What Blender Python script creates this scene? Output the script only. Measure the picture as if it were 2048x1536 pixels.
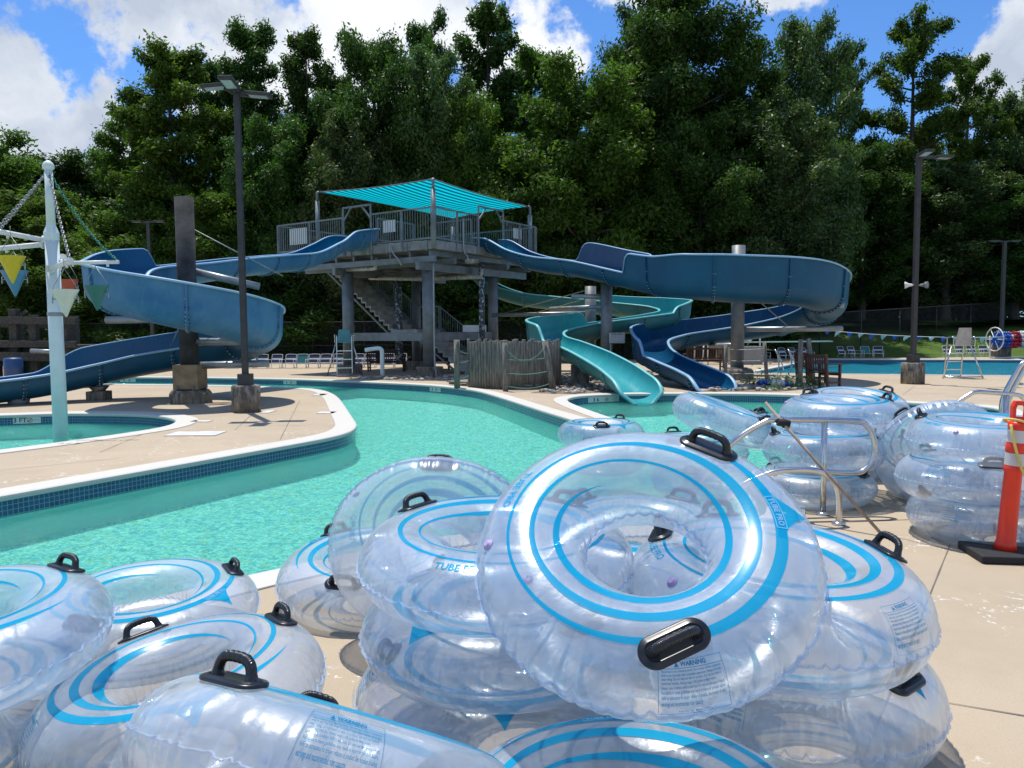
import bpy, math, random
import numpy as np
from mathutils import Vector, Matrix, noise as mnoise
from mathutils.geometry import tessellate_polygon, delaunay_2d_cdt
PI = math.pi
R = math.radians
sc = bpy.context.scene
for _o in list(bpy.data.objects):
    bpy.data.objects.remove(_o)
col = sc.collection

# ---------------------------------------------------------------- camera
CAM_H, PITCH, ROLL, FPX = 1.6, R(3.9), R(0.4), 1538.0
cam_d = bpy.data.cameras.new('camera'); cam = bpy.data.objects.new('camera', cam_d); col.objects.link(cam)
cam_d.sensor_width = 36.0; cam_d.lens = 36.0*FPX/2048.0; cam_d.clip_start = 0.05; cam_d.clip_end = 2000
cam.matrix_world = Matrix.Translation((0, 0, CAM_H)) @ (Matrix.Rotation(PI/2-PITCH, 4, 'X') @ Matrix.Rotation(-ROLL, 4, 'Z'))
sc.camera = cam
CM = cam.matrix_world.to_3x3()
def ray(px, py):
    d = CM @ Vector(((px-1024)/FPX, -(py-768)/FPX, -1.0))
    return d
def G(px, py, z=0.0):
    d = ray(px, py); t = (z-CAM_H)/d.z
    return Vector((d.x*t, d.y*t, z))
def P(px, py, Y):
    d = ray(px, py); t = Y/d.y
    return Vector((d.x*t, Y, CAM_H+d.z*t))

# ---------------------------------------------------------------- light
SUN_EL, SUN_AZ = R(72.0), R(29.0)          # azimuth from +Y towards -X
sun_dir = Vector((-math.sin(SUN_AZ)*math.cos(SUN_EL), math.cos(SUN_AZ)*math.cos(SUN_EL), math.sin(SUN_EL)))
sd = bpy.data.lights.new('sun', 'SUN'); sd.energy = 4.5; sd.angle = R(0.53); sd.color = (1.0, 0.95, 0.86)
so = bpy.data.objects.new('sun', sd); col.objects.link(so)
so.rotation_mode = 'QUATERNION'; so.rotation_quaternion = sun_dir.to_track_quat('Z', 'Y')

world = bpy.data.worlds.new('World'); sc.world = world; world.use_nodes = True
wt = world.node_tree; wt.nodes.clear()
def WN(t, **k):
    n = wt.nodes.new(t)
    for a, b in k.items(): setattr(n, a, b)
    return n
def wl(a, b): wt.links.new(a, b)
sky = WN('ShaderNodeTexSky'); sky.sky_type = 'NISHITA'; sky.sun_disc = False
sky.sun_elevation = SUN_EL; sky.sun_rotation = -SUN_AZ; sky.air_density = 1.0; sky.dust_density = 0.3; sky.ozone_density = 2.2
geo = WN('ShaderNodeTexCoord')
def wmath(op, a, b=None, clamp=False):
    n = WN('ShaderNodeMath', operation=op, use_clamp=clamp)
    for i, v in enumerate((a, b)):
        if v is None: continue
        if isinstance(v, (int, float)): n.inputs[i].default_value = v
        else: wl(v, n.inputs[i])
    return n.outputs[0]
# cloud cover: soft blobs of direction, broken up by noise
blobs = [  # px, py, radius in degrees, weight
    (430, 20, 13, .92), (680, 60, 12, .90), (880, 60, 9, .90), (240, -40, 10, .95), (1080, 40, 5, .85), (560, 150, 9, .9), (760, 190, 9, .9),
    (10, 150, 4, .95), (-60, 220, 6, .95), (110, 240, 3.2, .8), (175, 210, 2.4, .85), (50, 275, 4.2, .8), (190, 300, 3.0, .85), (120, 60, 3.0, .75),(-40,60,5,.75),
    (230, 305, 2.2, .75), (0, 330, 4.5, .8), (280, 340, 2.2, .8),
    (1300, -50, 5, .95), (1560, -10, 4.2, .85), (1480, -80, 7, .9), (2040, 120, 4.6, .95), (1990, 150, 3.2, .9), (2140, 80, 7, 1.0), (1985, 105, 3, .7),
    (2010, 240, 4, .6), (1950, 330, 4, .6), (-500, 100, 18, .9), (2700, 100, 15, .9)]
wx = WN('ShaderNodeTexNoise'); wx.inputs['Scale'].default_value = 5.0; wx.inputs['Detail'].default_value = 6; wx.inputs['Roughness'].default_value = .6
wl(geo.outputs['Generated'], wx.inputs['Vector'])
wsub = WN('ShaderNodeVectorMath', operation='MULTIPLY_ADD'); wl(wx.outputs['Color'], wsub.inputs[0])
wsub.inputs[1].default_value = (.16, .16, .16); wsub.inputs[2].default_value = (-.08, -.08, -.08)
wv = WN('ShaderNodeVectorMath', operation='ADD'); wl(geo.outputs['Generated'], wv.inputs[0]); wl(wsub.outputs[0], wv.inputs[1])
cover = None
for bx_, by_, rad, wgt in blobs:
    d = ray(bx_, by_).normalized()
    n = WN('ShaderNodeVectorMath', operation='DISTANCE'); wl(wv.outputs[0], n.inputs[0]); n.inputs[1].default_value = d
    m = WN('ShaderNodeMapRange', interpolation_type='SMOOTHSTEP'); wl(n.outputs['Value'], m.inputs[0])
    m.inputs[1].default_value = R(rad)*1.25; m.inputs[2].default_value = R(rad)*.25; m.inputs[3].default_value = 0; m.inputs[4].default_value = wgt
    cover = m.outputs[0] if cover is None else wmath('MAXIMUM', cover, m.outputs[0])
nz = WN('ShaderNodeTexNoise'); nz.inputs['Scale'].default_value = 9.0; nz.inputs['Detail'].default_value = 12; nz.inputs['Roughness'].default_value = .62
wl(geo.outputs['Generated'], nz.inputs['Vector'])
cv = wmath('ADD', cover, wmath('MULTIPLY', wmath('SUBTRACT', nz.outputs['Fac'], .52), 2.3))
dens = WN('ShaderNodeMapRange', interpolation_type='SMOOTHSTEP'); wl(cv, dens.inputs[0]); dens.inputs[1].default_value = .50; dens.inputs[2].default_value = .78
# clouds elsewhere on the dome (behind the camera) for reflections
nz2 = WN('ShaderNodeTexNoise'); nz2.inputs['Scale'].default_value = 2.6; nz2.inputs['Detail'].default_value = 8
wl(geo.outputs['Generated'], nz2.inputs['Vector'])
dens2 = WN('ShaderNodeMapRange', interpolation_type='SMOOTHSTEP'); wl(nz2.outputs['Fac'], dens2.inputs[0]); dens2.inputs[1].default_value = .48; dens2.inputs[2].default_value = .62
sepd = WN('ShaderNodeSeparateXYZ'); wl(geo.outputs['Generated'], sepd.inputs[0])
back = WN('ShaderNodeMapRange'); wl(sepd.outputs[1], back.inputs[0]); back.inputs[1].default_value = .35; back.inputs[2].default_value = .05
densA = wmath('MAXIMUM', dens.outputs[0], wmath('MULTIPLY', dens2.outputs[0], back.outputs[0]))
# grey undersides from a second, larger noise
nz3 = WN('ShaderNodeTexNoise'); nz3.inputs['Scale'].default_value = 4.0; nz3.inputs['Detail'].default_value = 10; nz3.inputs['Roughness'].default_value = .55
wl(wv.outputs[0], nz3.inputs['Vector'])
cr = WN('ShaderNodeValToRGB'); wl(nz3.outputs['Fac'], cr.inputs[0])
cr.color_ramp.elements[0].position = .40; cr.color_ramp.elements[0].color = (.50, .57, .69, 1)
cr.color_ramp.elements[1].position = .60; cr.color_ramp.elements[1].color = (.93, .96, 1.0, 1)
skm = WN('ShaderNodeVectorMath', operation='MULTIPLY'); wl(sky.outputs[0], skm.inputs[0]); skm.inputs[1].default_value = (.47, .76, 1.12)
cmul = WN('ShaderNodeVectorMath', operation='SCALE'); wl(cr.outputs[0], cmul.inputs[0]); cmul.inputs['Scale'].default_value = 7.3
mx = WN('ShaderNodeMix', data_type='RGBA'); wl(densA, mx.inputs[0]); wl(skm.outputs[0], mx.inputs[6]); wl(cmul.outputs[0], mx.inputs[7])
bg = WN('ShaderNodeBackground'); bg.inputs['Strength'].default_value = .13; wl(mx.outputs[2], bg.inputs['Color'])
wo = WN('ShaderNodeOutputWorld'); wl(bg.outputs[0], wo.inputs[0])

sc.view_settings.view_transform = 'Standard'; sc.view_settings.look = 'None'; sc.view_settings.exposure = 0.18; sc.view_settings.gamma = 1.0
sc.view_settings.use_curve_mapping = False
sc.render.engine = 'CYCLES'
sc.cycles.max_bounces = 8; sc.cycles.transparent_max_bounces = 40; sc.cycles.diffuse_bounces = 3; sc.cycles.glossy_bounces = 4
sc.cycles.transmission_bounces = 6; sc.cycles.sample_clamp_indirect = 4.0; sc.cycles.caustics_reflective = False; sc.cycles.caustics_refractive = False
sc.cycles.use_denoising = True

# ---------------------------------------------------------------- material helpers
class MT:
    """small wrapper for building node materials"""
    def __init__(s, name):
        s.m = bpy.data.materials.new(name); s.m.use_nodes = True; s.t = s.m.node_tree; s.t.nodes.clear()
        s.out = s.n('ShaderNodeOutputMaterial'); s.tc = s.n('ShaderNodeTexCoord')
    def n(s, t, **k):
        x = s.t.nodes.new(t)
        for a, b in k.items(): setattr(x, a, b)
        return x
    def l(s, a, b): s.t.links.new(a, b)
    def val(s, inp, v):
        if hasattr(v, 'node'): s.l(v, inp)
        else: inp.default_value = v
    def noise(s, scale, detail=4, rough=.55, vec=None, which='Fac', dist=0):
        x = s.n('ShaderNodeTexNoise'); x.inputs['Scale'].default_value = scale; x.inputs['Detail'].default_value = detail; x.inputs['Roughness'].default_value = rough
        x.inputs['Distortion'].default_value = dist
        s.l(vec if vec is not None else s.tc.outputs['Object'], x.inputs['Vector']); return x.outputs[which]
    def ramp(s, fac, stops, interp='LINEAR'):
        x = s.n('ShaderNodeValToRGB'); s.l(fac, x.inputs[0]); e = x.color_ramp.elements; x.color_ramp.interpolation = interp
        while len(e) < len(stops): e.new(.5)
        for i, (p, c) in enumerate(stops):
            e[i].position = p; e[i].color = (c, c, c, 1) if isinstance(c, (int, float)) else (*c, 1)
        return x.outputs[0]
    def mix(s, fac, a, b, mode='MIX'):
        x = s.n('ShaderNodeMix', data_type='RGBA', blend_type=mode)
        s.val(x.inputs[0], fac); 
        for i, v in ((6, a), (7, b)):
            if hasattr(v, 'node'): s.l(v, x.inputs[i])
            else: x.inputs[i].default_value = (*v[:3], 1)
        return x.outputs[2]
    def math(s, op, a, b=0.0, c=None, clamp=False):
        x = s.n('ShaderNodeMath', operation=op, use_clamp=clamp); s.val(x.inputs[0], a); s.val(x.inputs[1], b)
        if c is not None: s.val(x.inputs[2], c)
        return x.outputs[0]
    def mapping(s, scale=(1, 1, 1), rot=(0, 0, 0), src='Object'):
        x = s.n('ShaderNodeMapping'); x.inputs['Scale'].default_value = scale; x.inputs['Rotation'].default_value = rot
        s.l(s.tc.outputs[src], x.inputs[0]); return x.outputs[0]
    def bump(s, h, strength=.3, dist=.01, prev=None):
        x = s.n('ShaderNodeBump'); x.inputs['Strength'].default_value = strength; x.inputs['Distance'].default_value = dist; s.l(h, x.inputs['Height'])
        if prev is not None: s.l(prev, x.inputs['Normal'])
        return x.outputs[0]
    def bsdf(s, color, rough=.6, metal=0.0, normal=None, spec=.5, **kw):
        x = s.n('ShaderNodeBsdfPrincipled')
        if hasattr(color, 'node'): s.l(color, x.inputs['Base Color'])
        else: x.inputs['Base Color'].default_value = (*color[:3], 1)
        s.val(x.inputs['Roughness'], rough); s.val(x.inputs['Metallic'], metal); x.inputs['Specular IOR Level'].default_value = spec
        if normal is not None: s.l(normal, x.inputs['Normal'])
        for k, v in kw.items(): s.val(x.inputs[k], v)
        return x.outputs[0]
    def done(s, sh):
        s.l(sh, s.out.inputs[0]); return s.m
def dull(c, k): return tuple(v*k for v in c)
def simple(name, c, rough=.6, metal=0.0, var=.25, scale=6, bump=0.15, bscale=60, spec=.5):
    t = MT(name); f = t.noise(scale, 5, .6)
    c2 = t.mix(t.ramp(f, [(.3, 0.0), (.7, 1.0)]), dull(c, 1-var), dull(c, 1+var*.5))
    nb = t.bump(t.noise(bscale, 3), bump, .004) if bump else None
    return t.done(t.bsdf(c2, t.math('MULTIPLY_ADD', f, .25, rough-.12, clamp=True), metal, nb, spec))

# ---------------------------------------------------------------- mesh helpers
class MB:
    def __init__(s): s.v = []; s.f = []; s.m = []; s.sm = []; s.uv = {}
    def add(s, verts, faces, mat=0, smooth=False):
        o = len(s.v); s.v += [tuple(p) for p in verts]
        for f in faces: s.f.append(tuple(i+o for i in f)); s.m.append(mat); s.sm.append(smooth)
        return o
    def box(s, c, size, rot=None, mat=0, taper=1.0):
        x, y, z = (k/2 for k in size); c = Vector(c)
        vs = [Vector((sx*x*(taper if sz > 0 else 1), sy*y*(taper if sz > 0 else 1), sz*z)) for sz in (-1, 1) for sy in (-1, 1) for sx in (-1, 1)]
        if rot is not None:
            M = rot if isinstance(rot, Matrix) else Matrix.Rotation(rot, 3, 'Z')
            vs = [M @ q for q in vs]
        s.add([q+c for q in vs], [(0, 2, 3, 1), (4, 5, 7, 6), (0, 1, 5, 4), (2, 6, 7, 3), (0, 4, 6, 2), (1, 3, 7, 5)], mat); return s
    def beam(s, a, b, w, h, mat=0, up=(0, 0, 1)):
        """box bar from a to b, w sideways and h along up"""
        a, b = Vector(a), Vector(b); d = (b-a); L = d.length; d.normalize(); u = Vector(up)
        if abs(d.dot(u)) > .98: u = Vector((0, 1, 0))
        sd_ = d.cross(u).normalized(); u2 = sd_.cross(d).normalized(); M = Matrix((d, sd_, u2)).transposed()
        return s.box((a+b)/2, (L, w, h), M, mat)
    def tube(s, pts, r, seg=8, cap=True, mat=0, smooth=True, closed=False):
        pts = [Vector(p) for p in pts]; n = len(pts); rr = r if isinstance(r, (list, tuple)) else [r]*n
        tang = []
        for i in range(n):
            if closed: d = pts[(i+1) % n]-pts[i-1]
            else: d = pts[min(i+1, n-1)]-pts[max(i-1, 0)]
            tang.append(d.normalized() if d.length > 1e-9 else Vector((0, 0, 1)))
        u = tang[0].orthogonal().normalized(); vs = []
        for i in range(n):
            t = tang[i]; u = (u-t*u.dot(t))
            u = u.normalized() if u.length > 1e-6 else t.orthogonal().normalized()
            w = t.cross(u)
            for k in range(seg):
                a = 2*PI*(k+.5)/seg; vs.append(pts[i]+(u*math.cos(a)+w*math.sin(a))*rr[i])
        fs = []
        for i in range(n if closed else n-1):
            j = (i+1) % n
            for k in range(seg):
                k2 = (k+1) % seg; fs.append((i*seg+k, i*seg+k2, j*seg+k2, j*seg+k))
        o = s.add(vs, fs, mat, smooth)
        if cap and not closed:
            s.f.append(tuple(o+k for k in reversed(range(seg)))); s.m.append(mat); s.sm.append(False)
            s.f.append(tuple(o+(n-1)*seg+k for k in range(seg))); s.m.append(mat); s.sm.append(False)
        return s
    def lathe(s, prof, c=(0, 0, 0), seg=24, mat=0, smooth=True, cap=True, jitter=0):
        c = Vector(c); vs = []
        for r_, z in prof:
            for k in range(seg):
                a = 2*PI*k/seg; q = r_*(1+jitter*mnoise.noise(Vector((a*2, z*3, c.x)))) if jitter else r_
                vs.append(c+Vector((q*math.cos(a), q*math.sin(a), z)))
        fs = [(i*seg+k, i*seg+(k+1) % seg, (i+1)*seg+(k+1) % seg, (i+1)*seg+k) for i in range(len(prof)-1) for k in range(seg)]
        o = s.add(vs, fs, mat, smooth)
        if cap:
            s.f.append(tuple(o+k for k in reversed(range(seg)))); s.m.append(mat); s.sm.append(False)
            s.f.append(tuple(o+(len(prof)-1)*seg+k for k in range(seg))); s.m.append(mat); s.sm.append(False)
        return s
    def grid(s, rows, mat=0, smooth=True, closed=False):
        n = len(rows[0]); vs = [p for r_ in rows for p in r_]; fs = []
        for i in range(len(rows)-1):
            for k in range(n if closed else n-1):
                k2 = (k+1) % n; fs.append((i*n+k, i*n+k2, (i+1)*n+k2, (i+1)*n+k))
        return s.add(vs, fs, mat, smooth)
    def build(s, name, mats, parent=None, loc=None, bevel=0, **tags):
        me = bpy.data.meshes.new(name); me.from_pydata(s.v, [], s.f)
        mats = mats if isinstance(mats, (list, tuple)) else [mats]
        for m in mats: me.materials.append(m)
        me.polygons.foreach_set('material_index', s.m); me.polygons.foreach_set('use_smooth', s.sm)
        if s.uv:
            uvl = me.uv_layers.new(name='UVMap')
            for p in me.polygons:
                for li, vi in zip(p.loop_indices, p.vertices):
                    if vi in s.uv: uvl.data[li].uv = s.uv[vi]
        me.update(); o = bpy.data.objects.new(name, me); col.objects.link(o)
        if parent: o.parent = parent
        if loc is not None: o.location = loc
        if bevel:
            b = o.modifiers.new('bevel', 'BEVEL'); b.width = bevel; b.segments = 2; b.limit_method = 'ANGLE'; b.angle_limit = R(40)
        for k, v in tags.items():
            if v: o[k] = v
        return o
def empty(name, loc=(0, 0, 0), rz=0.0, **tags):
    o = bpy.data.objects.new(name, None); col.objects.link(o); o.location = loc; o.rotation_euler = (0, 0, rz); o.empty_display_size = .2
    for k, v in tags.items():
        if v: o[k] = v
    return o
def kids(o): return [c for c in bpy.data.objects if c.parent == o]
def copy_tree(o, parent=None, tree=None):
    c = o.copy(); col.objects.link(c)
    if parent: c.parent = parent
    for ch in (tree or kids)(o): copy_tree(ch, c)
    return c
def tag(o, **t):
    for k, v in t.items():
        if v: o[k] = v
    return o
def smooth_line(pts, n=6, closed=False):
    """Catmull-Rom through points"""
    pts = [Vector(p) for p in pts]; N = len(pts); out = []
    rng = range(N) if closed else range(N-1)
    for i in rng:
        if closed: a, b, c_, d = pts[i-1], pts[i], pts[(i+1) % N], pts[(i+2) % N]
        else: a, b, c_, d = pts[max(i-1, 0)], pts[i], pts[i+1], pts[min(i+2, N-1)]
        for k in range(n):
            t = k/n; t2 = t*t; t3 = t2*t
            out.append(.5*((2*b)+(c_-a)*t+(2*a-5*b+4*c_-d)*t2+(3*b-a-3*c_+d)*t3))
    if not closed: out.append(pts[-1])
    return out
def text_geo(txt, size=1.0, align='CENTER', bold=0.0):
    """verts (2-D) and faces of a line of text"""
    cu = bpy.data.curves.new('txt', 'FONT'); cu.body = txt; cu.size = size; cu.align_x = align; cu.align_y = 'CENTER'; cu.resolution_u = 2
    cu.offset = bold; cu.space_line = 1.0
    o = bpy.data.objects.new('txt', cu); col.objects.link(o); dg = bpy.context.evaluated_depsgraph_get(); dg.update()
    me = bpy.data.meshes.new_from_object(o.evaluated_get(dg)); vs = [v.co.copy() for v in me.vertices]; fs = [tuple(p.vertices) for p in me.polygons]
    bpy.data.objects.remove(o); bpy.data.meshes.remove(me); bpy.data.curves.remove(cu)
    return vs, fs
# ---------------------------------------------------------------- materials for the setting
def concrete(name, c, crack=True, stain=.25):
    t = MT(name); big = t.noise(.35, 5, .6); mid = t.noise(2.2, 6, .65); fine = t.noise(140, 3, .7); sp = t.noise(420, 2, .6)
    c1 = t.mix(t.ramp(big, [(.3, 0.0), (.7, 1.0)]), dull(c, 1-stain*.5), dull(c, 1.06))
    c1 = t.mix(t.math('MULTIPLY', t.ramp(mid, [(.45, 0.0), (.72, 1.0)]), stain), c1, dull((c[0]*.8, c[1]*.74, c[2]*.66), .8))
    c1 = t.mix(t.math('MULTIPLY', t.ramp(fine, [(.34, 1.0), (.54, 0.0)]), .42), c1, dull(c, .62))
    c1 = t.mix(t.math('MULTIPLY', t.ramp(sp, [(.6, 0.0), (.72, 1.0)]), .3), c1, dull(c, 1.35))
    if crack:
        # sparse white mineral streaks and scuffs
        vo = t.n('ShaderNodeTexVoronoi'); vo.feature = 'DISTANCE_TO_EDGE'; vo.inputs['Scale'].default_value = 1.3
        w = t.noise(5, 5, .7, which='Color'); ad = t.n('ShaderNodeVectorMath', operation='MULTIPLY_ADD'); t.l(w, ad.inputs[0]); ad.inputs[1].default_value = (.5, .5, .5)
        t.l(t.tc.outputs['Object'], ad.inputs[2]); t.l(ad.outputs[0], vo.inputs['Vector'])
        ln = t.ramp(vo.outputs['Distance'], [(.006, 1.0), (.018, 0.0)])
        msk = t.ramp(t.noise(1.1, 3, .6), [(.50, 0.0), (.56, 1.0)]); msk2 = t.ramp(t.noise(16, 2), [(.5, 0.0), (.56, 1.0)])
        c1 = t.mix(t.math('MULTIPLY', t.math('MULTIPLY', ln, msk), t.math('MULTIPLY', msk2, .75)), c1, (.72, .70, .66))
        spl = t.ramp(t.noise(7, 6, .75), [(.70, 0.0), (.735, 1.0)])
        c1 = t.mix(t.math('MULTIPLY', spl, .55), c1, (.66, .63, .58))
    nb = t.bump(fine, .35, .004); nb = t.bump(t.noise(30, 4), .15, .01, nb)
    return t.done(t.bsdf(c1, .82, 0, nb, .3))
M_DECK = concrete('broom_concrete', (.455, .372, .268))
M_DECK2 = concrete('pale_concrete', (.50, .44, .36), stain=.3)
t = MT('weathered_footing'); st_ = t.noise(4, 6, .7, vec=t.mapping((2.2, 2.2, .7))); sp_ = t.noise(1.7, 5, .7); fi = t.noise(60, 4, .7)
c_ = t.mix(t.ramp(st_, [(.42, 0.0), (.56, 1.0)]), (.30, .27, .22), (.085, .080, .072)); c_ = t.mix(t.math('MULTIPLY', t.ramp(sp_, [(.5, 0.0), (.6, 1.0)]), .6), c_, (.20, .17, .12))
c_ = t.mix(t.math('MULTIPLY', fi, .4), c_, (.12, .11, .10)); M_FOOT = t.done(t.bsdf(c_, .9, 0, t.bump(fi, .5, .01), .2))
t = MT('coping_stone'); f = t.noise(300, 2); c_ = t.mix(t.ramp(f, [(.35, 1.0), (.5, 0.0)]), (.60, .575, .52), (.44, .43, .40))
c_ = t.mix(t.math('MULTIPLY', t.ramp(t.noise(3, 4), [(.5, 0.0), (.75, 1.0)]), .35), c_, (.50, .49, .44)); M_COPE = t.done(t.bsdf(c_, .7, 0, t.bump(f, .2, .003), .3))
t = MT('blue_tile'); br = t.n('ShaderNodeTexBrick'); br.offset = 0.0; t.l(t.tc.outputs['UV'], br.inputs['Vector'])
br.inputs['Color1'].default_value = (.008, .062, .16, 1); br.inputs['Color2'].default_value = (.014, .095, .22, 1); br.inputs['Mortar'].default_value = (.22, .30, .34, 1)
br.inputs['Scale'].default_value = 1.0; br.inputs['Mortar Size'].default_value = .0035; br.inputs['Brick Width'].default_value = .052; br.inputs['Row Height'].default_value = .052
M_TILE = t.done(t.bsdf(br.outputs[0], .18, 0, None, .5))
t = MT('pool_plaster'); f = t.noise(1.5, 5, .6); c_ = t.mix(t.ramp(f, [(.3, 0.0), (.7, 1.0)]), (.62, .76, .72), (.78, .88, .84))
fl = t.n('ShaderNodeTexVoronoi'); fl.inputs['Scale'].default_value = 19; t.l(t.tc.outputs['Object'], fl.inputs['Vector'])
hs = t.n('ShaderNodeSeparateColor'); t.l(fl.outputs['Color'], hs.inputs[0])
c_ = t.mix(t.math('MULTIPLY', t.ramp(hs.outputs[0], [(.72, 0.0), (.8, 1.0)]), .5), c_, (.20, .42, .50))
c_ = t.mix(t.math('MULTIPLY', t.ramp(hs.outputs[1], [(.90, 0.0), (.93, 1.0)]), .55), c_, (.80, .66, .25))
M_PLAST = t.done(t.bsdf((.30, .64, .54), .8))
# floor finish: pale pebble plaster and coloured tile chips, water sparkle painted in as mottling
t = MT('pebble_floor_painted_sparkle'); n_a = t.noise(9, 5, .7, dist=2.2); n_b = t.noise(21, 4, .65, dist=1.6); 
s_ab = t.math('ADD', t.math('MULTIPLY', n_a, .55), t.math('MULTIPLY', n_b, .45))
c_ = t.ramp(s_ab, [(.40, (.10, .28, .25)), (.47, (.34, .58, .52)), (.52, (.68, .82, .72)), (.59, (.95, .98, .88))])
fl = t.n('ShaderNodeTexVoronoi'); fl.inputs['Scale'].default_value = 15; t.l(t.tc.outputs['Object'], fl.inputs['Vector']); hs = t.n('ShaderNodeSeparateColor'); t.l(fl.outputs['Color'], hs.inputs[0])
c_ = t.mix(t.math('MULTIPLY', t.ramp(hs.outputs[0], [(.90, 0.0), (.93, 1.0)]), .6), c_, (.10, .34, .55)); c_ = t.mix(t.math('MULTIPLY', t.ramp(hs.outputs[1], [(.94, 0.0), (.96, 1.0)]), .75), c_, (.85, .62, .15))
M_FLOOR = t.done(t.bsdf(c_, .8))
t = MT('grass'); f = t.noise(1.1, 5, .7); g = t.noise(45, 3, .7)
c_ = t.mix(t.ramp(f, [(.3, 0.0), (.7, 1.0)]), (.035, .085, .014), (.085, .15, .025)); c_ = t.mix(t.math('MULTIPLY', g, .5), c_, (.14, .19, .05))
M_GRASS = t.done(t.bsdf(c_, .9, 0, t.bump(g, .8, .05), .15))

def water_mat(name, tint, body, bodyfac, scale, refr=.45):
    t = MT(name); mp = t.mapping((1, 1, 1))
    n1 = t.noise(scale, 3, .6, dist=.6); n2 = t.noise(scale*2.7, 3, .55, dist=.4); n3 = t.noise(scale*.22, 2, .5)
    h = t.math('ADD', t.math('MULTIPLY', n1, 1.0), t.math('ADD', t.math('MULTIPLY', n2, .45), t.math('MULTIPLY', n3, 1.6)))
    nb = t.bump(h, 1.0, .07)
    rf = t.n('ShaderNodeBsdfRefraction'); rf.inputs['IOR'].default_value = 1.33; rf.inputs['Roughness'].default_value = .02; rf.inputs['Color'].default_value = (*tint, 1); t.l(nb, rf.inputs['Normal'])
    tr = t.n('ShaderNodeBsdfTransparent'); tr.inputs['Color'].default_value = (*tint, 1)
    m1 = t.n('ShaderNodeMixShader'); m1.inputs[0].default_value = refr; t.l(tr.outputs[0], m1.inputs[1]); t.l(rf.outputs[0], m1.inputs[2])
    df = t.n('ShaderNodeBsdfDiffuse'); t.l(nb, df.inputs['Normal'])
    # glints of floor tiles and refracted light painted as patches into the body colour
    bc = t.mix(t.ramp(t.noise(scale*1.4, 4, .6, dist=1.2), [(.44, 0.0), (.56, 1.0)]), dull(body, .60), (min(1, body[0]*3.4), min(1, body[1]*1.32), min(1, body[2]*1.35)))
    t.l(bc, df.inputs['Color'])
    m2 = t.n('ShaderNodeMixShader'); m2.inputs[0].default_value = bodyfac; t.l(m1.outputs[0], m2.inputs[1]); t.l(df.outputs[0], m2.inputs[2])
    gl = t.n('ShaderNodeBsdfGlossy'); gl.inputs['Roughness'].default_value = .06; gl.inputs['Color'].default_value = (1, 1, 1, 1); t.l(nb, gl.inputs['Normal'])
    lw = t.n('ShaderNodeLayerWeight'); lw.inputs[0].default_value = .5; t.l(nb, lw.inputs['Normal'])
    fac = t.math('MULTIPLY_ADD', t.math('POWER', lw.outputs['Facing'], 4.0), .6, .025, clamp=True)
    m3 = t.n('ShaderNodeMixShader'); t.l(fac, m3.inputs[0]); t.l(m2.outputs[0], m3.inputs[1]); t.l(gl.outputs[0], m3.inputs[2])
    return t.done(m3.outputs[0])
M_WATER = water_mat('river_water', (.55, .98, .93), (.08, .66, .60), .10, 15, .26)
M_WATER2 = water_mat('lap_pool_water', (.10, .62, .74), (.01, .27, .38), .6, 6)

WZ = -.2
# ---------------------------------------------------------------- outlines of the water
def v2(p): return Vector((p[0], p[1], 0))
near = [(-5.4, .9), (-3.6, 3.2), G(0, 1262), G(300, 1203), G(482, 1157), G(547, 1143), (-.6, 5.95), (.4, 6.15), (1.4, 6.2), (2.1, 6.35), (2.4, 7.0), (2.45, 8.0), (2.9, 9.0), (4.2, 9.5), (6.0, 10.2), G(1950, 850), G(2012, 834), G(2008, 818), G(1960, 812),
        G(1818, 805.5), G(1700, 796), G(1600, 790), G(1480, 787), G(1340, 787), G(1240, 788), G(1172, 791), G(1145, 794), G(1130, 799), G(1140, 807), G(1188, 825), G(1238, 842), G(1244, 853), G(1225, 860), G(1190, 853), G(1132, 835), G(1082, 820), G(1020, 800), G(965, 783),
        G(930, 777), G(860, 770), G(760, 765), G(600, 758.5), G(400, 755), G(200, 754), G(0, 755), G(-300, 759), (-31, 24), (-33, 8), (-28, -6), (-15, -10), (-9, -9)]
island = [G(0, 992), G(351, 930), G(600, 886), G(668, 873), G(700, 863), G(711, 853), G(709, 845), G(700, 832), G(678, 798), G(664, 787), G(645, 780.5), G(615, 777), G(545, 773.5), G(400, 770), G(195, 768), G(0, 768), G(-300, 772), (-26, 19), (-28, 8), (-24, -3), (-15, -6), (-10.5, -2.6)]
kiddie = [G(0, 831), G(80, 828), G(156, 826.5), G(273, 828), G(325, 832), G(352, 838), G(356, 844), G(330, 855), G(234, 870), G(117, 886), G(0, 901), G(-180, 922), G(-420, 930), G(-480, 880), G(-380, 845), G(-180, 834)]
lap = [G(1496, 746), G(1700, 748), G(2048, 751.5), (27, 26.0), (42, 26.0), (42, 41), (27, 41.8), G(2048, 719.5), G(1840, 718.8), G(1633, 718)]
def chaik(pts, it=2, closed=True):
    pts = [v2(p) for p in pts]
    for _ in range(it):
        out = []
        for i in range(len(pts)):
            a, b = pts[i], pts[(i+1) % len(pts)]
            L = (b-a).length; k = .25 if L < 3 else .75/L
            out += [a.lerp(b, k), a.lerp(b, 1-k)]
        pts = out
    return pts
near = chaik(near); island = chaik(island); kiddie = chaik(kiddie); lap = [v2(p) for p in lap]

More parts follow.
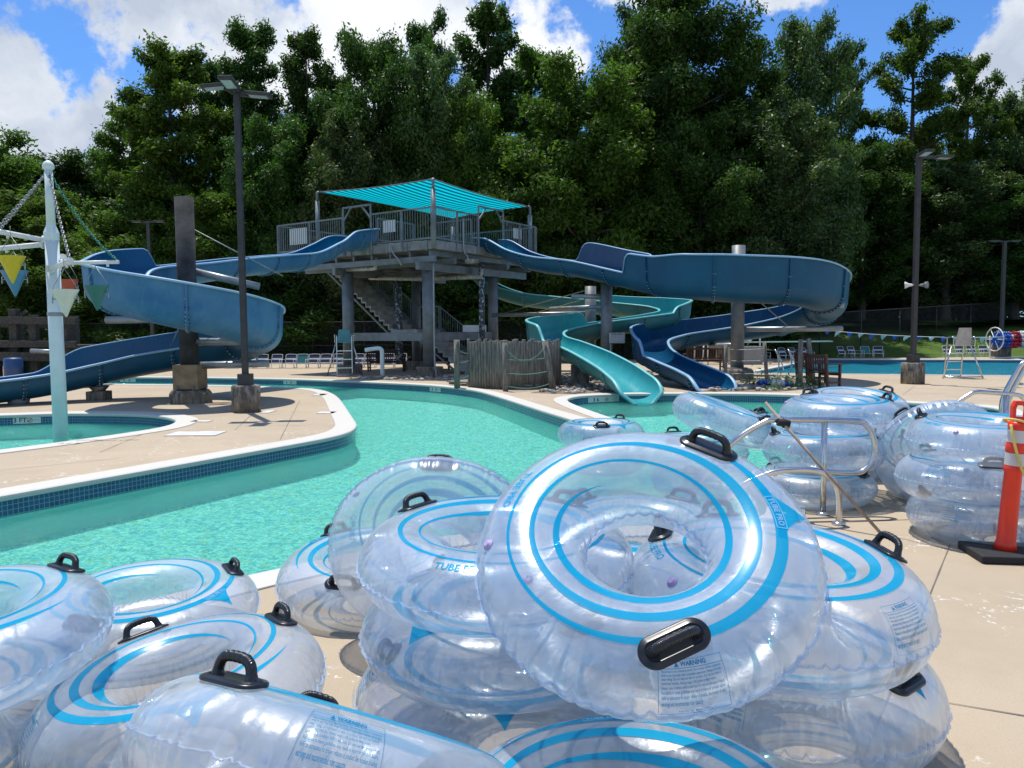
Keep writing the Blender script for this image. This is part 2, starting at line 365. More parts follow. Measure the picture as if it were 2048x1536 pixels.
def area(p): return sum(p[i].x*p[(i+1) % len(p)].y-p[(i+1) % len(p)].x*p[i].y for i in range(len(p)))/2
def ccw(p): return p if area(p) > 0 else p[::-1]
near, island, kiddie, lap = map(ccw, (near, island, kiddie, lap))
def sheet(name, loops, z, mat, **tags):
    vs = [v2(q) for lp in loops for q in lp]; fs = tessellate_polygon([[v2(q) for q in lp] for lp in loops])
    mb = MB(); mb.add([(q.x, q.y, z) for q in vs], [tuple(f) for f in fs]); o = mb.build(name, mat, **tags)
    me = o.data
    if me.polygons and me.polygons[0].normal.z < 0: me.flip_normals()
    return o
def offset(lp, d):
    """grow (+) or shrink (-) a counter-clockwise loop"""
    out = []; N = len(lp)
    for i in range(N):
        a, b, c = lp[i-1], lp[i], lp[(i+1) % N]; n1 = (b-a); n2 = (c-b); n1 = Vector((n1.y, -n1.x, 0)).normalized(); n2 = Vector((n2.y, -n2.x, 0)).normalized()
        n = (n1+n2); n = n.normalized()/max(.55, math.sqrt(max(.05, (1+n1.dot(n2))/2))); out.append(b+n*d)
    return out
outer = [(-60, -14), (60, -14), (60, 43), (-60, 43)]
sheet('deck', [outer, near, lap], 0.0, M_DECK, kind='structure')
sheet('island_deck', [island, kiddie], 0.0, M_DECK, kind='structure')
sheet('river_water', [near, island], WZ, M_WATER, kind='structure')
sheet('splash_pool_water', [kiddie], WZ, M_WATER, kind='structure')
sheet('lap_pool_water', [lap], WZ+.05, M_WATER2, kind='structure')
def wall_loop(mb, lp, zs, flip, mats, uvz=True):
    L = 0; N = len(lp)
    for i in range(N):
        a, b = lp[i], lp[(i+1) % N]; d = (b-a).length
        for j in range(len(zs)-1):
            o = mb.add([(a.x, a.y, zs[j]), (b.x, b.y, zs[j]), (b.x, b.y, zs[j+1]), (a.x, a.y, zs[j+1])], [(0, 1, 2, 3) if flip else (3, 2, 1, 0)], mats[j])
            for q, (u, w) in enumerate(((L, zs[j]), (L+d, zs[j]), (L+d, zs[j+1]), (L, zs[j+1]))): mb.uv[o+q] = (u, w)
        L += d
def pool_shell(name, loops, depth, **kw):
    mb = MB()
    for lp, inner in loops: wall_loop(mb, lp, [-.01, -.225, -depth], not inner, [1, 0])
    vs = [v2(q) for lp, _ in loops for q in lp]; fs = tessellate_polygon([lp for lp, _ in loops])
    mb.add([(q.x, q.y, -depth) for q in vs], [tuple(f) for f in fs], 2)
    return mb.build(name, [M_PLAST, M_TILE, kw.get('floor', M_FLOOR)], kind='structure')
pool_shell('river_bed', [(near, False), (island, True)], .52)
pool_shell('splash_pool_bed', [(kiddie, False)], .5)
pool_shell('lap_pool_bed', [(lap, False)], 1.5, floor=M_PLAST)
def coping(name, lp, sgn, w=.30, zt=.012, nose=.03):
    """white nosed edge; sgn +1 when the deck is outside the loop"""
    mb = MB(); prof = [(w, .004), (w-.004, zt), (.0, zt), (-nose*.8, zt-.012), (-nose, -.02), (-nose*.8, -.05), (0.0, -.058)]
    rows = [[(q.x, q.y, z) for q in offset(lp, sgn*d)] for d, z in prof]
    mb.grid(rows, 0, False, True); return mb.build(name, M_COPE, kind='structure')
coping('river_coping', near, 1); coping('island_coping', island, -1, .34); coping('splash_pool_coping', kiddie, 1, .36); coping('lap_pool_coping', lap, 1, .25)

# ground under and beyond everything, with a grass bank on the right
mb = MB(); N = 60; rows = []
def hill(x, y):
    s_ = max(0, min(1, (x-11)/13)); q = max(0, min(1, (y-44)/11)); q = q*q*(3-2*q); return -.05 + 2.2*s_*q + .05*mnoise.noise(Vector((x*.2, y*.2, 0)))*q
sheet('ground', [[(-900, -900), (900, -900), (900, 1500), (-900, 1500)], [(-60, -14), (60, -14), (60, 43), (-60, 43)], ], -.05, M_GRASS, kind='structure')
rows = [[(x, y, hill(x, y)+.03) for x in np.linspace(-59, 75, 68)] for y in [43.02+60*(k/30)**1.4 for k in range(31)]]
mb.grid(rows); mb.build('grass_bank', M_GRASS, kind='structure')
# expansion joints and painted stripes on the deck (sheets 4 mm up)
M_JOINT = simple('joint_filler', (.16, .14, .12), .9); M_STRIPE = simple('worn_white_paint', (.66, .64, .60), .7, var=.15)
def strip(name, a, b, w, z, m):
    a, b = v2(a), v2(b); d = (b-a).normalized(); n = Vector((-d.y, d.x, 0))*w/2
    mb = MB(); K = max(2, int((b-a).length/.25)); L = []
    for k in range(K+1):
        p = a.lerp(b, k/K); j = n*(.7+.6*mnoise.noise(Vector((p.x*4, p.y*4, w*50)))); L.append([p-j+Vector((0, 0, z)), p+j+Vector((0, 0, z))])
    mb.grid(L); return mb
def strips(name, ls, w, m):
    mb = MB()
    for a, b in ls:
        k = strip(name, a, b, w, .004, m); mb.add(k.v, k.f)
    o = mb.build(name, m, kind='structure')
    if o.data.polygons[0].normal.z < 0: o.data.flip_normals()
    return o
strips('deck_joint', [(G(1885, 1405), G(2300, 1475)), (G(1180+560, 1010), G(2048, 1130-60)), (G(1790, 1075), G(2300, 1190)), (G(0, 941), G(240, 917)), (G(490, 853), G(680, 850)), (G(530, 805), G(470, 860)), (G(200, 905), G(300, 862)), (G(560, 880), G(600, 800)), (G(1900, 1090), G(1720, 1536)), (G(1690, 905+140), G(2048, 1030)),
    (G(1830, 772), G(1805, 790)), (G(1640, 775), G(2048, 780))], .012, M_JOINT)
strips('painted_line', [(G(1815, 791), G(2300, 800)), (G(1960, 832+2), G(2300, 846))], .09, M_STRIPE)
# drain lids and small plates let into the island deck
mb = MB(); M_PLATE = simple('white_plate', (.60, .60, .58), .6, var=.2)
for (x, y, w, d) in ((403, 843, .34, .22), (392, 868, .8, .5), (653, 826, .34, .34), (536, 824, .2, .5), (640, 790, .3, .5)):
    g = G(x, y); mb.box((g.x, g.y, .008), (w, d, .008))
mb.build('deck_plate', M_PLATE, kind='structure')
# ---------------------------------------------------------------- clear vinyl river tubes
def vinyl():
    t = MT('clear_vinyl')
    tr = t.n('ShaderNodeBsdfTransparent'); tr.inputs['Color'].default_value = (.965, .97, .98, 1)
    nb = t.bump(t.noise(14, 3, .5), .22, .012); nb = t.bump(t.noise(70, 2), .10, .002, nb)
    df = t.n('ShaderNodeBsdfDiffuse'); df.inputs['Color'].default_value = (.72, .83, .95, 1)
    tl = t.n('ShaderNodeBsdfTranslucent'); tl.inputs['Color'].default_value = (.72, .83, .95, 1)
    m0 = t.n('ShaderNodeMixShader'); m0.inputs[0].default_value = .5; t.l(df.outputs[0], m0.inputs[1]); t.l(tl.outputs[0], m0.inputs[2])
    lw = t.n('ShaderNodeLayerWeight'); lw.inputs[0].default_value = .5; f = lw.outputs['Facing']
    hz = t.math('MULTIPLY_ADD', t.math('POWER', f, 2.0), .20, .31, clamp=True)
    hz = t.math('MULTIPLY', hz, t.ramp(t.noise(5, 4), [(.3, .75), (.7, 1.25)]))
    m1 = t.n('ShaderNodeMixShader'); t.l(hz, m1.inputs[0]); t.l(tr.outputs[0], m1.inputs[1]); t.l(m0.outputs[0], m1.inputs[2])
    gl = t.n('ShaderNodeBsdfGlossy'); gl.inputs['Roughness'].default_value = .05; gl.inputs['Color'].default_value = (1, 1, 1, 1); t.l(nb, gl.inputs['Normal'])
    g2 = t.n('ShaderNodeBsdfGlossy'); g2.inputs['Roughness'].default_value = .30; g2.inputs['Color'].default_value = (.9, .95, 1, 1); t.l(nb, g2.inputs['Normal'])
    mg = t.n('ShaderNodeMixShader'); mg.inputs[0].default_value = .55; t.l(gl.outputs[0], mg.inputs[1]); t.l(g2.outputs[0], mg.inputs[2])
    fr = t.math('MULTIPLY_ADD', t.math('POWER', f, 3.0), .62, .095, clamp=True)
    m2 = t.n('ShaderNodeMixShader'); t.l(fr, m2.inputs[0]); t.l(m1.outputs[0], m2.inputs[1]); t.l(mg.outputs[0], m2.inputs[2])
    return t.done(m2.outputs[0])
M_VINYL = vinyl()
def seam_mat():
    t = MT('welded_seam'); tr = t.n('ShaderNodeBsdfTransparent'); tr.inputs['Color'].default_value = (.9, .93, 1, 1)
    p = t.n('ShaderNodeBsdfPrincipled'); p.inputs['Base Color'].default_value = (.60, .74, .90, 1); p.inputs['Roughness'].default_value = .15
    m = t.n('ShaderNodeMixShader'); m.inputs[0].default_value = .26; t.l(tr.outputs[0], m.inputs[1]); t.l(p.outputs[0], m.inputs[2]); return t.done(m.outputs[0])
M_SEAM = seam_mat()
def print_mat(name, c, op):
    t = MT(name); tr = t.n('ShaderNodeBsdfTransparent'); tr.inputs['Color'].default_value = (.25, .85, 1, 1)
    p = t.n('ShaderNodeBsdfPrincipled'); p.inputs['Base Color'].default_value = (*c, 1); p.inputs['Roughness'].default_value = .16
    tl = t.n('ShaderNodeBsdfTranslucent'); tl.inputs['Color'].default_value = (*c, 1)
    m0 = t.n('ShaderNodeMixShader'); m0.inputs[0].default_value = .35; t.l(p.outputs[0], m0.inputs[1]); t.l(tl.outputs[0], m0.inputs[2])
    m = t.n('ShaderNodeMixShader'); m.inputs[0].default_value = op; t.l(tr.outputs[0], m.inputs[1]); t.l(m0.outputs[0], m.inputs[2]); return t.done(m.outputs[0])
M_PRINT = print_mat('cyan_print', (.005, .42, .72), .80)
M_INK = print_mat('blue_ink', (.01, .22, .45), .8)
M_PALE = print_mat('pale_print', (.45, .72, .85), .7)
M_HANDLE = simple('black_rubber_handle', (.010, .012, .016), .30, var=.2, bump=.05)
t = MT('grip_rubber'); wv_ = t.n('ShaderNodeTexWave'); wv_.inputs['Scale'].default_value = 60; t.l(t.tc.outputs['Object'], wv_.inputs[0])
M_GRIP = t.done(t.bsdf((.012, .014, .018), .32, 0, t.bump(wv_.outputs['Fac'], .5, .002)))
M_VALVE = simple('valve_vinyl', (.50, .42, .70), .2)

TR, TA, TB = .372, .178, .165       # ring radius, radial half width, half height
def wrink(a, seed):
    """pucker pattern along the outer weld"""
    n = mnoise.noise(Vector((math.cos(a)*7+seed, math.sin(a)*7, seed*3.1)))
    s_ = math.sin(a*58+n*6+seed); return max(0, s_)**2*(.55+.9*abs(mnoise.noise(Vector((math.cos(a)*3, math.sin(a)*3+seed, 9.0)))))
def surf(rho, a, top=True, lift=0.0):
    """point on the ideal ring surface and its outward normal"""
    q = max(-.985, min(.985, (rho-TR)/TA)); z = TB*math.sqrt(1-q*q); z = z if top else -z
    nx, nz_ = q/TA, (z/TB)/TB; L = math.hypot(nx, nz_); nx /= L; nz_ /= L
    ca, sa = math.cos(a), math.sin(a); n = Vector((nx*ca, nx*sa, nz_))
    return Vector((rho*ca, rho*sa, z))+n*lift, n
def ring_body(seed, brand=True, segs=300, ms=44):
    mb = MB(); rows = []
    for i in range(segs):
        a = 2*PI*i/segs; ca, sa = math.cos(a), math.sin(a); row = []
        w = wrink(a, seed); wi = max(0, math.sin(a*30+seed*2+2*mnoise.noise(Vector((ca*4, sa*4, seed)))))**2
        sway = .004*mnoise.noise(Vector((ca*2.2, sa*2.2, seed+5)))
        for k in range(ms):
            ps = 2*PI*k/ms
            out = math.exp(-(min(ps, 2*PI-ps)/.5)**1.6); inn = math.exp(-((ps-PI)/.38)**2)
            rr = 1-.075*out*w-.060*inn*wi+sway*5*math.cos(ps*2)
            rho = TR+TA*rr*math.cos(ps); z = TB*rr*math.sin(ps)
            row.append(Vector((rho*ca, rho*sa, z)))
        rows.append(row)
    vs = [p for r_ in rows for p in r_]; fs = []
    for i in range(segs):
        j = (i+1) % segs
        for k in range(ms):
            k2 = (k+1) % ms; fs.append((i*ms+k, j*ms+k, j*ms+k2, i*ms+k2))
    mb.add(vs, fs, 0, True)
    # the outer weld, a thin wavy flange
    rows = []
    for i in range(segs+1):
        a = 2*PI*i/segs; w = wrink(a, seed); r0 = TR+TA*(1-.075*w)-.004; zz = .012*(w-.4)
        rows.append([Vector((r_*math.cos(a), r_*math.sin(a), zz+dz)) for r_, dz in ((r0, .004), (r0+.013, .0015), (r0+.013, -.0015), (r0, -.004))])
    mb.grid(rows, 1, True)
    # inner weld
    rows = []
    for i in range(181):
        a = 2*PI*i/180; r0 = TR-TA+.006; zz = .006*math.sin(a*30+seed)
        rows.append([Vector((r_*math.cos(a), r_*math.sin(a), zz+dz)) for r_, dz in ((r0, .003), (r0-.012, .001), (r0-.012, -.001), (r0, -.003))])
    mb.grid(rows, 1, True)
    # printed spiral: one band that winds inwards clockwise, swelling and thinning
    def band(t0, t1, rfun, wfun, n, mi=2, lift=.0022):
        rows = []
        for i in range(n+1):
            u = t0+(t1-t0)*i/n; rr, ww = rfun(u), wfun(u); a = -u
            if ww < 5e-4: ww = 5e-4
            rows.append([surf(rr+ww*s_, a, True, lift)[0] for s_ in (-1, -.34, .34, 1)])
        mb.grid(rows, mi, True)
    r1 = lambda u: .452-.0118*(u-R(-52))-.0045*math.sin(u*1.0)
    edge = lambda u, a, b: max(0, min(1, (u-a)/.5, (b-u)/.6))
    t_a, t_b = R(-62), R(-62)+2*PI*2.85
    def w1(u):
        k = (u-t_a)/(2*PI)
        return (.0048+.0135*(.5+.5*math.cos((u-R(55))*1.0+.9*math.sin(k*2.1)))**1.2)*edge(u, t_a, t_b)**.7
    def rr1(u):
        k = (u-t_a)/(2*PI); return .452-.075*k-.034*math.cos(u)
    band(t_a, t_b, rr1, w1, 330)
    # the fin shaped mark with the maker's name next to it
    a0 = 0.0; rb = rr1(0.0)
    rows = []
    for i in range(21):
        u = -.26+.52*i/20; k = 1-abs(u)/.26; outw = .088*k**2.2
        rows.append([surf(rr1(u)-.010, -u, True, .0026)[0], surf(rr1(u)+.012+outw*.5, -u, True, .0026)[0], surf(rr1(u)+.012+outw, -u, True, .0026)[0]])
    mb.grid(rows, 2, True)
    rows = [[surf(rb+.060+.010*q, .055*q+du-.03, True, .0028)[0] for du in (-.05*(1-abs(q-.5)), .05*(1-abs(q-.5)))] for q in (0, .25, .5, .75, 1)]
    mb.grid(rows, 2, True)
    def wrap(vs, fs, rho0, ang0, up_in, mi, lift=.004, mirror=False, top=True):
        """lay flat text on the ring: text x runs along the ring, text y along the radius"""
        out = []
        for q in vs:
            x, y = q.x, q.y
            # arc length on the profile for y
            rr = rho0+(-y if up_in else y)*.92; an = ang0+(x if up_in else -x)/rho0
            out.append(surf(rr, an, top, lift)[0])
        mb.add(out, fs, mi, False)
    if brand:
        v_, f_ = text_geo('TUBE PRO', .026, 'CENTER', .0006); wrap(v_, f_, rb+.002, .0, False, 3, .0045)
        bx = [(-.068, -.016), (.068, -.016), (.068, .016), (-.068, .016)]; q_ = []
        for i in range(4):
            a_, b_ = Vector(bx[i]), Vector(bx[(i+1) % 4]); d = (b_-a_).normalized(); nn = Vector((-d.y, d.x))*.0012
            K = 8
            for k in range(K):
                p, q = a_.lerp(b_, k/K), a_.lerp(b_, (k+1)/K); o = len(q_); q_ += [p-nn, q-nn, q+nn, p+nn]
        wrap([Vector((p.x, p.y, 0)) for p in q_], [tuple(range(4*i, 4*i+4)) for i in range(len(q_)//4)], rb+.002, .0, False, 3, .0046)
        v_, f_ = text_geo('TUBE PRO', .040, 'CENTER', .001); wrap(v_, f_, .462, R(150), True, 2, .0026)
    # warning panel on the outer shoulder
    lines = ['This product is not a lifesaving device. Do not leave children unattended', 'while in use. Use only under competent supervision. Always sit upright', 'when riding. Do not stand or dive on product. Do not tow behind',
             'motorized vehicles. Always wear a life jacket in deep water.', 'Inspect tube condition before each use. Do not use damaged product.', 'Resistance to these guidelines may result in injury or product failure.',
             'Refer to instructions for proper inflation of product. See location of safety', 'warnings and recommended rider capacity.']
    ac = R(-87); rc = .505
    for i, ln in enumerate(lines):
        v_, f_ = text_geo(ln, .0072, 'LEFT', .0001)
        wd = max(q.x for q in v_); v_ = [Vector((q.x*.165/.19-.0825, q.y+.012-i*.0072, 0)) if False else Vector((q.x*.165/max(wd, .2)-.0825, q.y+.014-i*.0078, 0)) for q in v_]
        wrap(v_, f_, rc, ac, True, 4, .003)
    v_, f_ = text_geo('WARNING', .015, 'LEFT', .0006); wrap([Vector((q.x-.028, q.y+.029, 0)) for q in v_], f_, rc, ac, True, 4, .003)
    wrap([Vector((-.046, .023, 0)), Vector((-.032, .023, 0)), Vector((-.039, .035, 0))], [(0, 1, 2)], rc, ac, True, 4, .003)
    v_, f_ = text_geo('Tube Pro Inc.  Made in China', .007, 'CENTER', .0001); wrap([Vector((q.x, q.y-.052, 0)) for q in v_], f_, rc, ac, True, 4, .003)
    q_ = []
    for a_, b_ in (((-.09, -.058), (.09, -.058)), ((.09, -.058), (.09, .039)), ((.09, .039), (-.09, .039)), ((-.09, .039), (-.09, -.058)), ((-.09, .020), (.09, .020))):
        a_, b_ = Vector(a_), Vector(b_); d = (b_-a_).normalized(); nn = Vector((-d.y, d.x))*.0006
        for k in range(12):
            p, q = a_.lerp(b_, k/12), a_.lerp(b_, (k+1)/12); q_ += [p-nn, q-nn, q+nn, p+nn]
    wrap([Vector((p.x, p.y, 0)) for p in q_], [tuple(range(4*i, 4*i+4)) for i in range(len(q_)//4)], rc, ac, True, 4, .003)
    return mb
MATS_T = [M_VINYL, M_SEAM, M_PRINT, M_PALE, M_INK]
bodies = []
for i in range(3):
    o = ring_body(i*2.7+.4).build('tube_body', MATS_T); bodies.append(o.data); bpy.data.objects.remove(o)
def handle_mesh():
    """base plate and arched grip, lying along x, rising along z"""
    pl = MB(); rows = []
    for j, (s_, z) in enumerate(((1.0, -.002), (1.0, .004), (.9, .0075), (.72, .0075), (.66, .011), (.60, .011), (.55, .0085))):
        row = []
        for k in range(36):
            a = 2*PI*k/36; ex = .058 if math.cos(a) > 0 else -.058; hw = .047*s_
            row.append(Vector((ex+hw*math.cos(a), hw*math.sin(a), z)))
        rows.append(row)
    pl.grid(rows, 0, True, True); o = pl.add(rows[-1], [tuple(range(36))], 0)
    gr = MB(); pts = []
    for x, z in ((-.066, .004), (-.064, .022), (-.056, .042), (-.040, .053), (-.02, .056), (0, .0565), (.02, .056), (.040, .053), (.056, .042), (.064, .022), (.066, .004)): pts.append((x, 0, z))
    pts = smooth_line(pts, 5); n = len(pts)
    rr = [.0135+.006*max(0, 1-min(i, n-1-i)/5.0)+.0009*math.sin(i*1.3)*(1 if n*.3 < i < n*.7 else 0) for i in range(n)]
    gr.tube(pts, rr, 12)
    return pl, gr
_pl, _gr = handle_mesh()
o = _pl.build('handle', M_HANDLE); HPL = o.data; bpy.data.objects.remove(o)
o = _gr.build('grip', M_GRIP); HGR = o.data; bpy.data.objects.remove(o)
_v = MB(); _v.lathe([(.020, 0), (.020, .003), (.013, .005), (.013, .012), (.009, .013)], seg=20)
o = _v.build('valve', M_VALVE); VAL = o.data; bpy.data.objects.remove(o)
def mk(name, data, parent, M, **k):
    o = bpy.data.objects.new(name, data); col.objects.link(o); o.parent = parent; o.matrix_local = M
    for a, b in k.items(): o[a] = b
    return o
def river_tube(label, pos, spin=0, rx=0, ry=0, variant=0, group=None, zs=1.0, handles=(R(-72), R(58)), hr=.437, sc_=1.0, rz=0, twist=0.0):
    e = empty('river_tube', pos, label=label, category='swim tube', group=group)
    e.rotation_mode = 'QUATERNION'
    e.rotation_quaternion = (Matrix.Rotation(R(rz), 3, 'Z') @ Matrix.Rotation(R(ry), 3, 'Y') @ Matrix.Rotation(R(rx), 3, 'X') @ Matrix.Rotation(R(spin), 3, 'Z')).to_quaternion()
    k_ = len(label) % 5-2; e.scale = (sc_*(1+.008*k_), sc_*(1-.006*k_), sc_*zs)
    mk('vinyl_ring', bodies[variant], e, Matrix.Identity(4))
    for i_, a in enumerate(handles):
        p, n = surf(hr, a, True, .001); tx = Vector((-math.sin(a), math.cos(a), 0)); ty = n.cross(tx)
        tw_ = R(twist if i_ == 0 else (len(label)*7 % 11)-5); tx, ty = tx*math.cos(tw_)+ty*math.sin(tw_), ty*math.cos(tw_)-tx*math.sin(tw_)
        M = Matrix((tx, ty, n)).transposed().to_4x4(); M.translation = p
        h = mk('handle', HPL, e, M); mk('grip', HGR, h, Matrix.Identity(4))
    p, n = surf(.50, R(178), True, 0); tx = n.orthogonal().normalized(); M = Matrix((tx, n.cross(tx), n)).transposed().to_4x4(); M.translation = p
    mk('valve', VAL, e, M)
    return e
FG = 'clear river tubes piled on the near deck'; BGp = 'clear river tubes piled near the handrails'
def rt(label, px, z, D, **k):
    """centre over image column px at height z and depth D"""
    x = P(px, 664, D).x
    return river_tube(label, (x, D, z), **k)
H2 = lambda a, b: (R(a), R(b))
rt('biggest clear tube, tilted toward the viewer on top of the near pile', 1293, .86, 2.47, rx=33, ry=-5, spin=0, variant=0, zs=.97, group=FG, handles=H2(-91, 50), hr=.43, twist=20)
rt('clear tube on top of the left stack, just left of the big tilted tube', 988, .70, 3.02, rx=3, spin=105, variant=1, zs=.86, group=FG, handles=H2(37, -60))
rt('middle tube of the stack left of the big tilted tube, its printed fin showing', 996, .42, 3.0, spin=-128, variant=2, zs=.86, group=FG, handles=H2(80, 250))
rt('bottom tube of the stack left of the big tilted tube, thick blue stripe in front', 985, .15, 3.02, spin=-85, variant=0, zs=.88, group=FG, handles=H2(-100, 60))
rt('clear tube on top of the right pile, black handle facing the orange post', 1556, .60, 2.85, rx=4, ry=3, spin=30, variant=2, zs=1.08, group=FG, handles=(R(-22), R(128), R(75)))
rt('lower tube of the right pile, big black handle under the upper tube', 1596, .19, 2.98, spin=-50, variant=1, zs=1.1, group=FG, handles=H2(-2, 150))
rt('nearest clear tube at the bottom edge, lying below the big tilted tube', 1272, .19, 2.0, spin=95, variant=2, group=FG, handles=H2(100, 250))
rt('clear tube standing on edge behind the left stack, water seen through it', 868, .47, 3.86, rx=-70, ry=2, spin=35, variant=1, zs=.95, group=FG, handles=H2(-125, 70))
rt('small looking flat tube behind the standing tube, close to the water edge', 735, .15, 4.5, rx=6, spin=150, variant=0, zs=.95, group=FG, handles=H2(-20, 110))
rt('clear tube at the water edge on the left, fin mark on its right side', 275, .14, 3.95, rx=4, spin=-15, variant=1, zs=.88, group=FG, handles=H2(-88, 50))
rt('upper tube of the far left stack, cut by the left edge', -128, .44, 2.85, rx=3, ry=-2, spin=-60, variant=2, zs=.92, group=FG, handles=H2(117, -20))
rt('lower tube of the far left stack, cut by the left edge', -168, .14, 2.85, spin=40, variant=0, zs=.92, group=FG, handles=H2(100, 250))
rt('flat clear tube showing its full blue spiral, front left on the deck', 338, .18, 2.9, rx=3, ry=-8, spin=-60, variant=0, group=FG, handles=H2(190, 100))
rt('tube tipped on edge toward the viewer, front left, black handle on its crest', 640, .41, 1.98, rx=-31, ry=17, spin=0, variant=1, group=FG, handles=H2(-130, 108), sc_=.98)
rt('low tube in the gap behind the big tilted tube, seen through its hole', 1262, .16, 3.95, spin=20, variant=2, group=FG, handles=H2(60, 190))
rt('second tube in the gap behind the big tilted tube, seen through its hole', 1285, .47, 3.9, rx=6, spin=-70, variant=0, group=FG, handles=H2(200, 120))
# pile over the water behind the big tube
rt('floating tube alone on the left of the far pile, two black handles', 1202, .28, 9.8, spin=-60, variant=1, group=BGp, handles=H2(-35, 110))
rt('floating tube directly under the lone left tube of the far pile', 1206, -.03, 9.8, spin=30, variant=2, group=BGp, handles=H2(80, 200))
rt('steeply tilted tube leaning right, middle of the far pile', 1450, .66, 8.0, rx=4, ry=19, spin=-40, variant=0, group=BGp, handles=H2(-10, 70))
rt('tube under the steeply tilted one in the far pile', 1392, .30, 8.2, spin=10, variant=2, group=BGp, handles=H2(100, 220))
rt('lowest floating tube under the tilted one in the far pile', 1408, -.02, 8.3, spin=70, variant=1, group=BGp, handles=H2(10, 170))
# stacks behind the handrail
rt('top tube of the stack right behind the handrail', 1684, .77, 7.4, rx=2, spin=-10, variant=0, group=BGp, handles=H2(10, 120))
rt('second tube of the stack right behind the handrail', 1650, .465, 7.2, rx=-2, spin=-30, variant=1, group=BGp, handles=H2(5, 200))
rt('bottom tube behind the handrail, black handle near the wooden pole foot', 1632, .155, 7.1, spin=20, variant=2, zs=.9, group=BGp, handles=H2(-60, 100))
rt('farthest top tube with two handles on its rim, behind the stacks', 1713, .72, 8.55, rx=8, spin=0, variant=2, group=BGp, handles=H2(20, 165))
rt('second tube of the farthest stack, seen through the tubes before it', 1690, .42, 8.5, spin=90, variant=0, group=BGp, handles=H2(80, 220))
rt('bottom tube of the farthest stack, seen through the tubes before it', 1680, .14, 8.5, spin=50, variant=1, group=BGp, handles=H2(80, 220))
rt('half hidden tube peeping out left of the handrail stack', 1605, .52, 7.9, ry=6, spin=-60, variant=2, group=BGp, handles=H2(80, 200))
# right hand stacks
rt('top tube of the stack behind the orange post', 1975, .745, 5.87, rx=2, spin=40, variant=1, group=BGp, handles=H2(110, 250))
rt('middle tube of the stack behind the orange post', 1958, .45, 5.87, rx=-2, spin=-60, variant=2, group=BGp, handles=H2(-45, 170))
rt('bottom tube of the stack behind the orange post, handle hidden', 1984, .15, 5.87, spin=-55, variant=0, group=BGp, handles=H2(120, 220))
rt('tube standing on edge left of the orange post, green water seen through it', 1884, .48, 6.9, rx=-60, ry=8, spin=15, variant=0, group=BGp, handles=H2(-160, 20))
rt('low tube left of the orange post stack, under the standing tube', 1903, .15, 7.2, spin=45, variant=2, group=BGp, handles=H2(80, 220))
rt('second low tube left of the orange post stack, under the standing tube', 1912, .42, 7.3, spin=100, variant=1, group=BGp, handles=H2(80, 220))
# ---------------------------------------------------------------- water slides
def gel(name, c, fade, fadefac, rough=.32, streak=.5):
    t = MT(name); f = t.noise(.9, 5, .65); g = t.noise(5, 5, .7, vec=t.mapping((1, 1, .35)))
    c1 = t.mix(t.math('MULTIPLY', t.ramp(f, [(.35, 0.0), (.7, 1.0)]), fadefac), c, fade)
    c1 = t.mix(t.math('MULTIPLY', t.ramp(g, [(.52, 0.0), (.75, 1.0)]), streak*.5), c1, fade)
    return t.done(t.bsdf(c1, t.math('MULTIPLY_ADD', g, .3, rough-.12, clamp=True), 0, t.bump(t.noise(60, 3), .08, .004), .35))
M_BL_OUT = gel('chalky_blue_gelcoat', (.018, .135, .30), (.12, .29, .43), .75, .5, .9)
M_BL_IN = gel('deep_blue_gelcoat', (.002, .085, .19), (.01, .14, .26), .6, .22)
M_NV_OUT = gel('petrol_blue_gelcoat', (.001, .062, .135), (.010, .115, .20), .6, .45, .7)
M_NV_IN = gel('navy_gelcoat', (.002, .058, .14), (.008, .09, .19), .6, .22)
M_TL_OUT = gel('faded_teal_gelcoat', (.035, .20, .20), (.11, .27, .26), .65, .5, .7)
M_TL_IN = gel('teal_gelcoat', (.020, .27, .29), (.08, .38, .40), .6, .22)
M_RIM_B = gel('pale_blue_rim', (.22, .42, .62), (.42, .58, .72), .5, .35)
M_RIM_T = gel('pale_teal_rim', (.14, .50, .50), (.3, .62, .62), .5, .35)
M_STEEL = simple('painted_grey_steel', (.19, .21, .225), .5, .25, var=.35, scale=3)
M_GALV = simple('galvanised_steel', (.33, .35, .36), .45, .55, var=.3, scale=4)
def resample(pts, step):
    P_ = [Vector(p[:3]) for p in pts]; extra = [p[3:] for p in pts]; out = []; ex = []
    sp = smooth_line(P_, 20); n = 20; cum = [0]
    for i in range(1, len(sp)): cum.append(cum[-1]+(sp[i]-sp[i-1]).length)
    def exat(i):
        k = min(i//n, len(pts)-1); f = (i % n)/n if k < len(pts)-1 else 0; k2 = min(k+1, len(pts)-1); f = f*f*(3-2*f)
        return [a+(b-a)*f for a, b in zip(extra[k], extra[k2])]
    tot = cum[-1]; N = int(tot/step); j = 0
    for q in range(N+1):
        s_ = tot*q/N
        while j < len(cum)-2 and cum[j+1] < s_: j += 1
        f = (s_-cum[j])/max(1e-9, cum[j+1]-cum[j]); out.append(sp[j].lerp(sp[j+1], f)); e0, e1 = exat(j), exat(j+1); ex.append([a+(b-a)*f for a, b in zip(e0, e1)])
    return out, ex, tot, [cum[min(i*n, len(cum)-1)] for i in range(len(pts))]
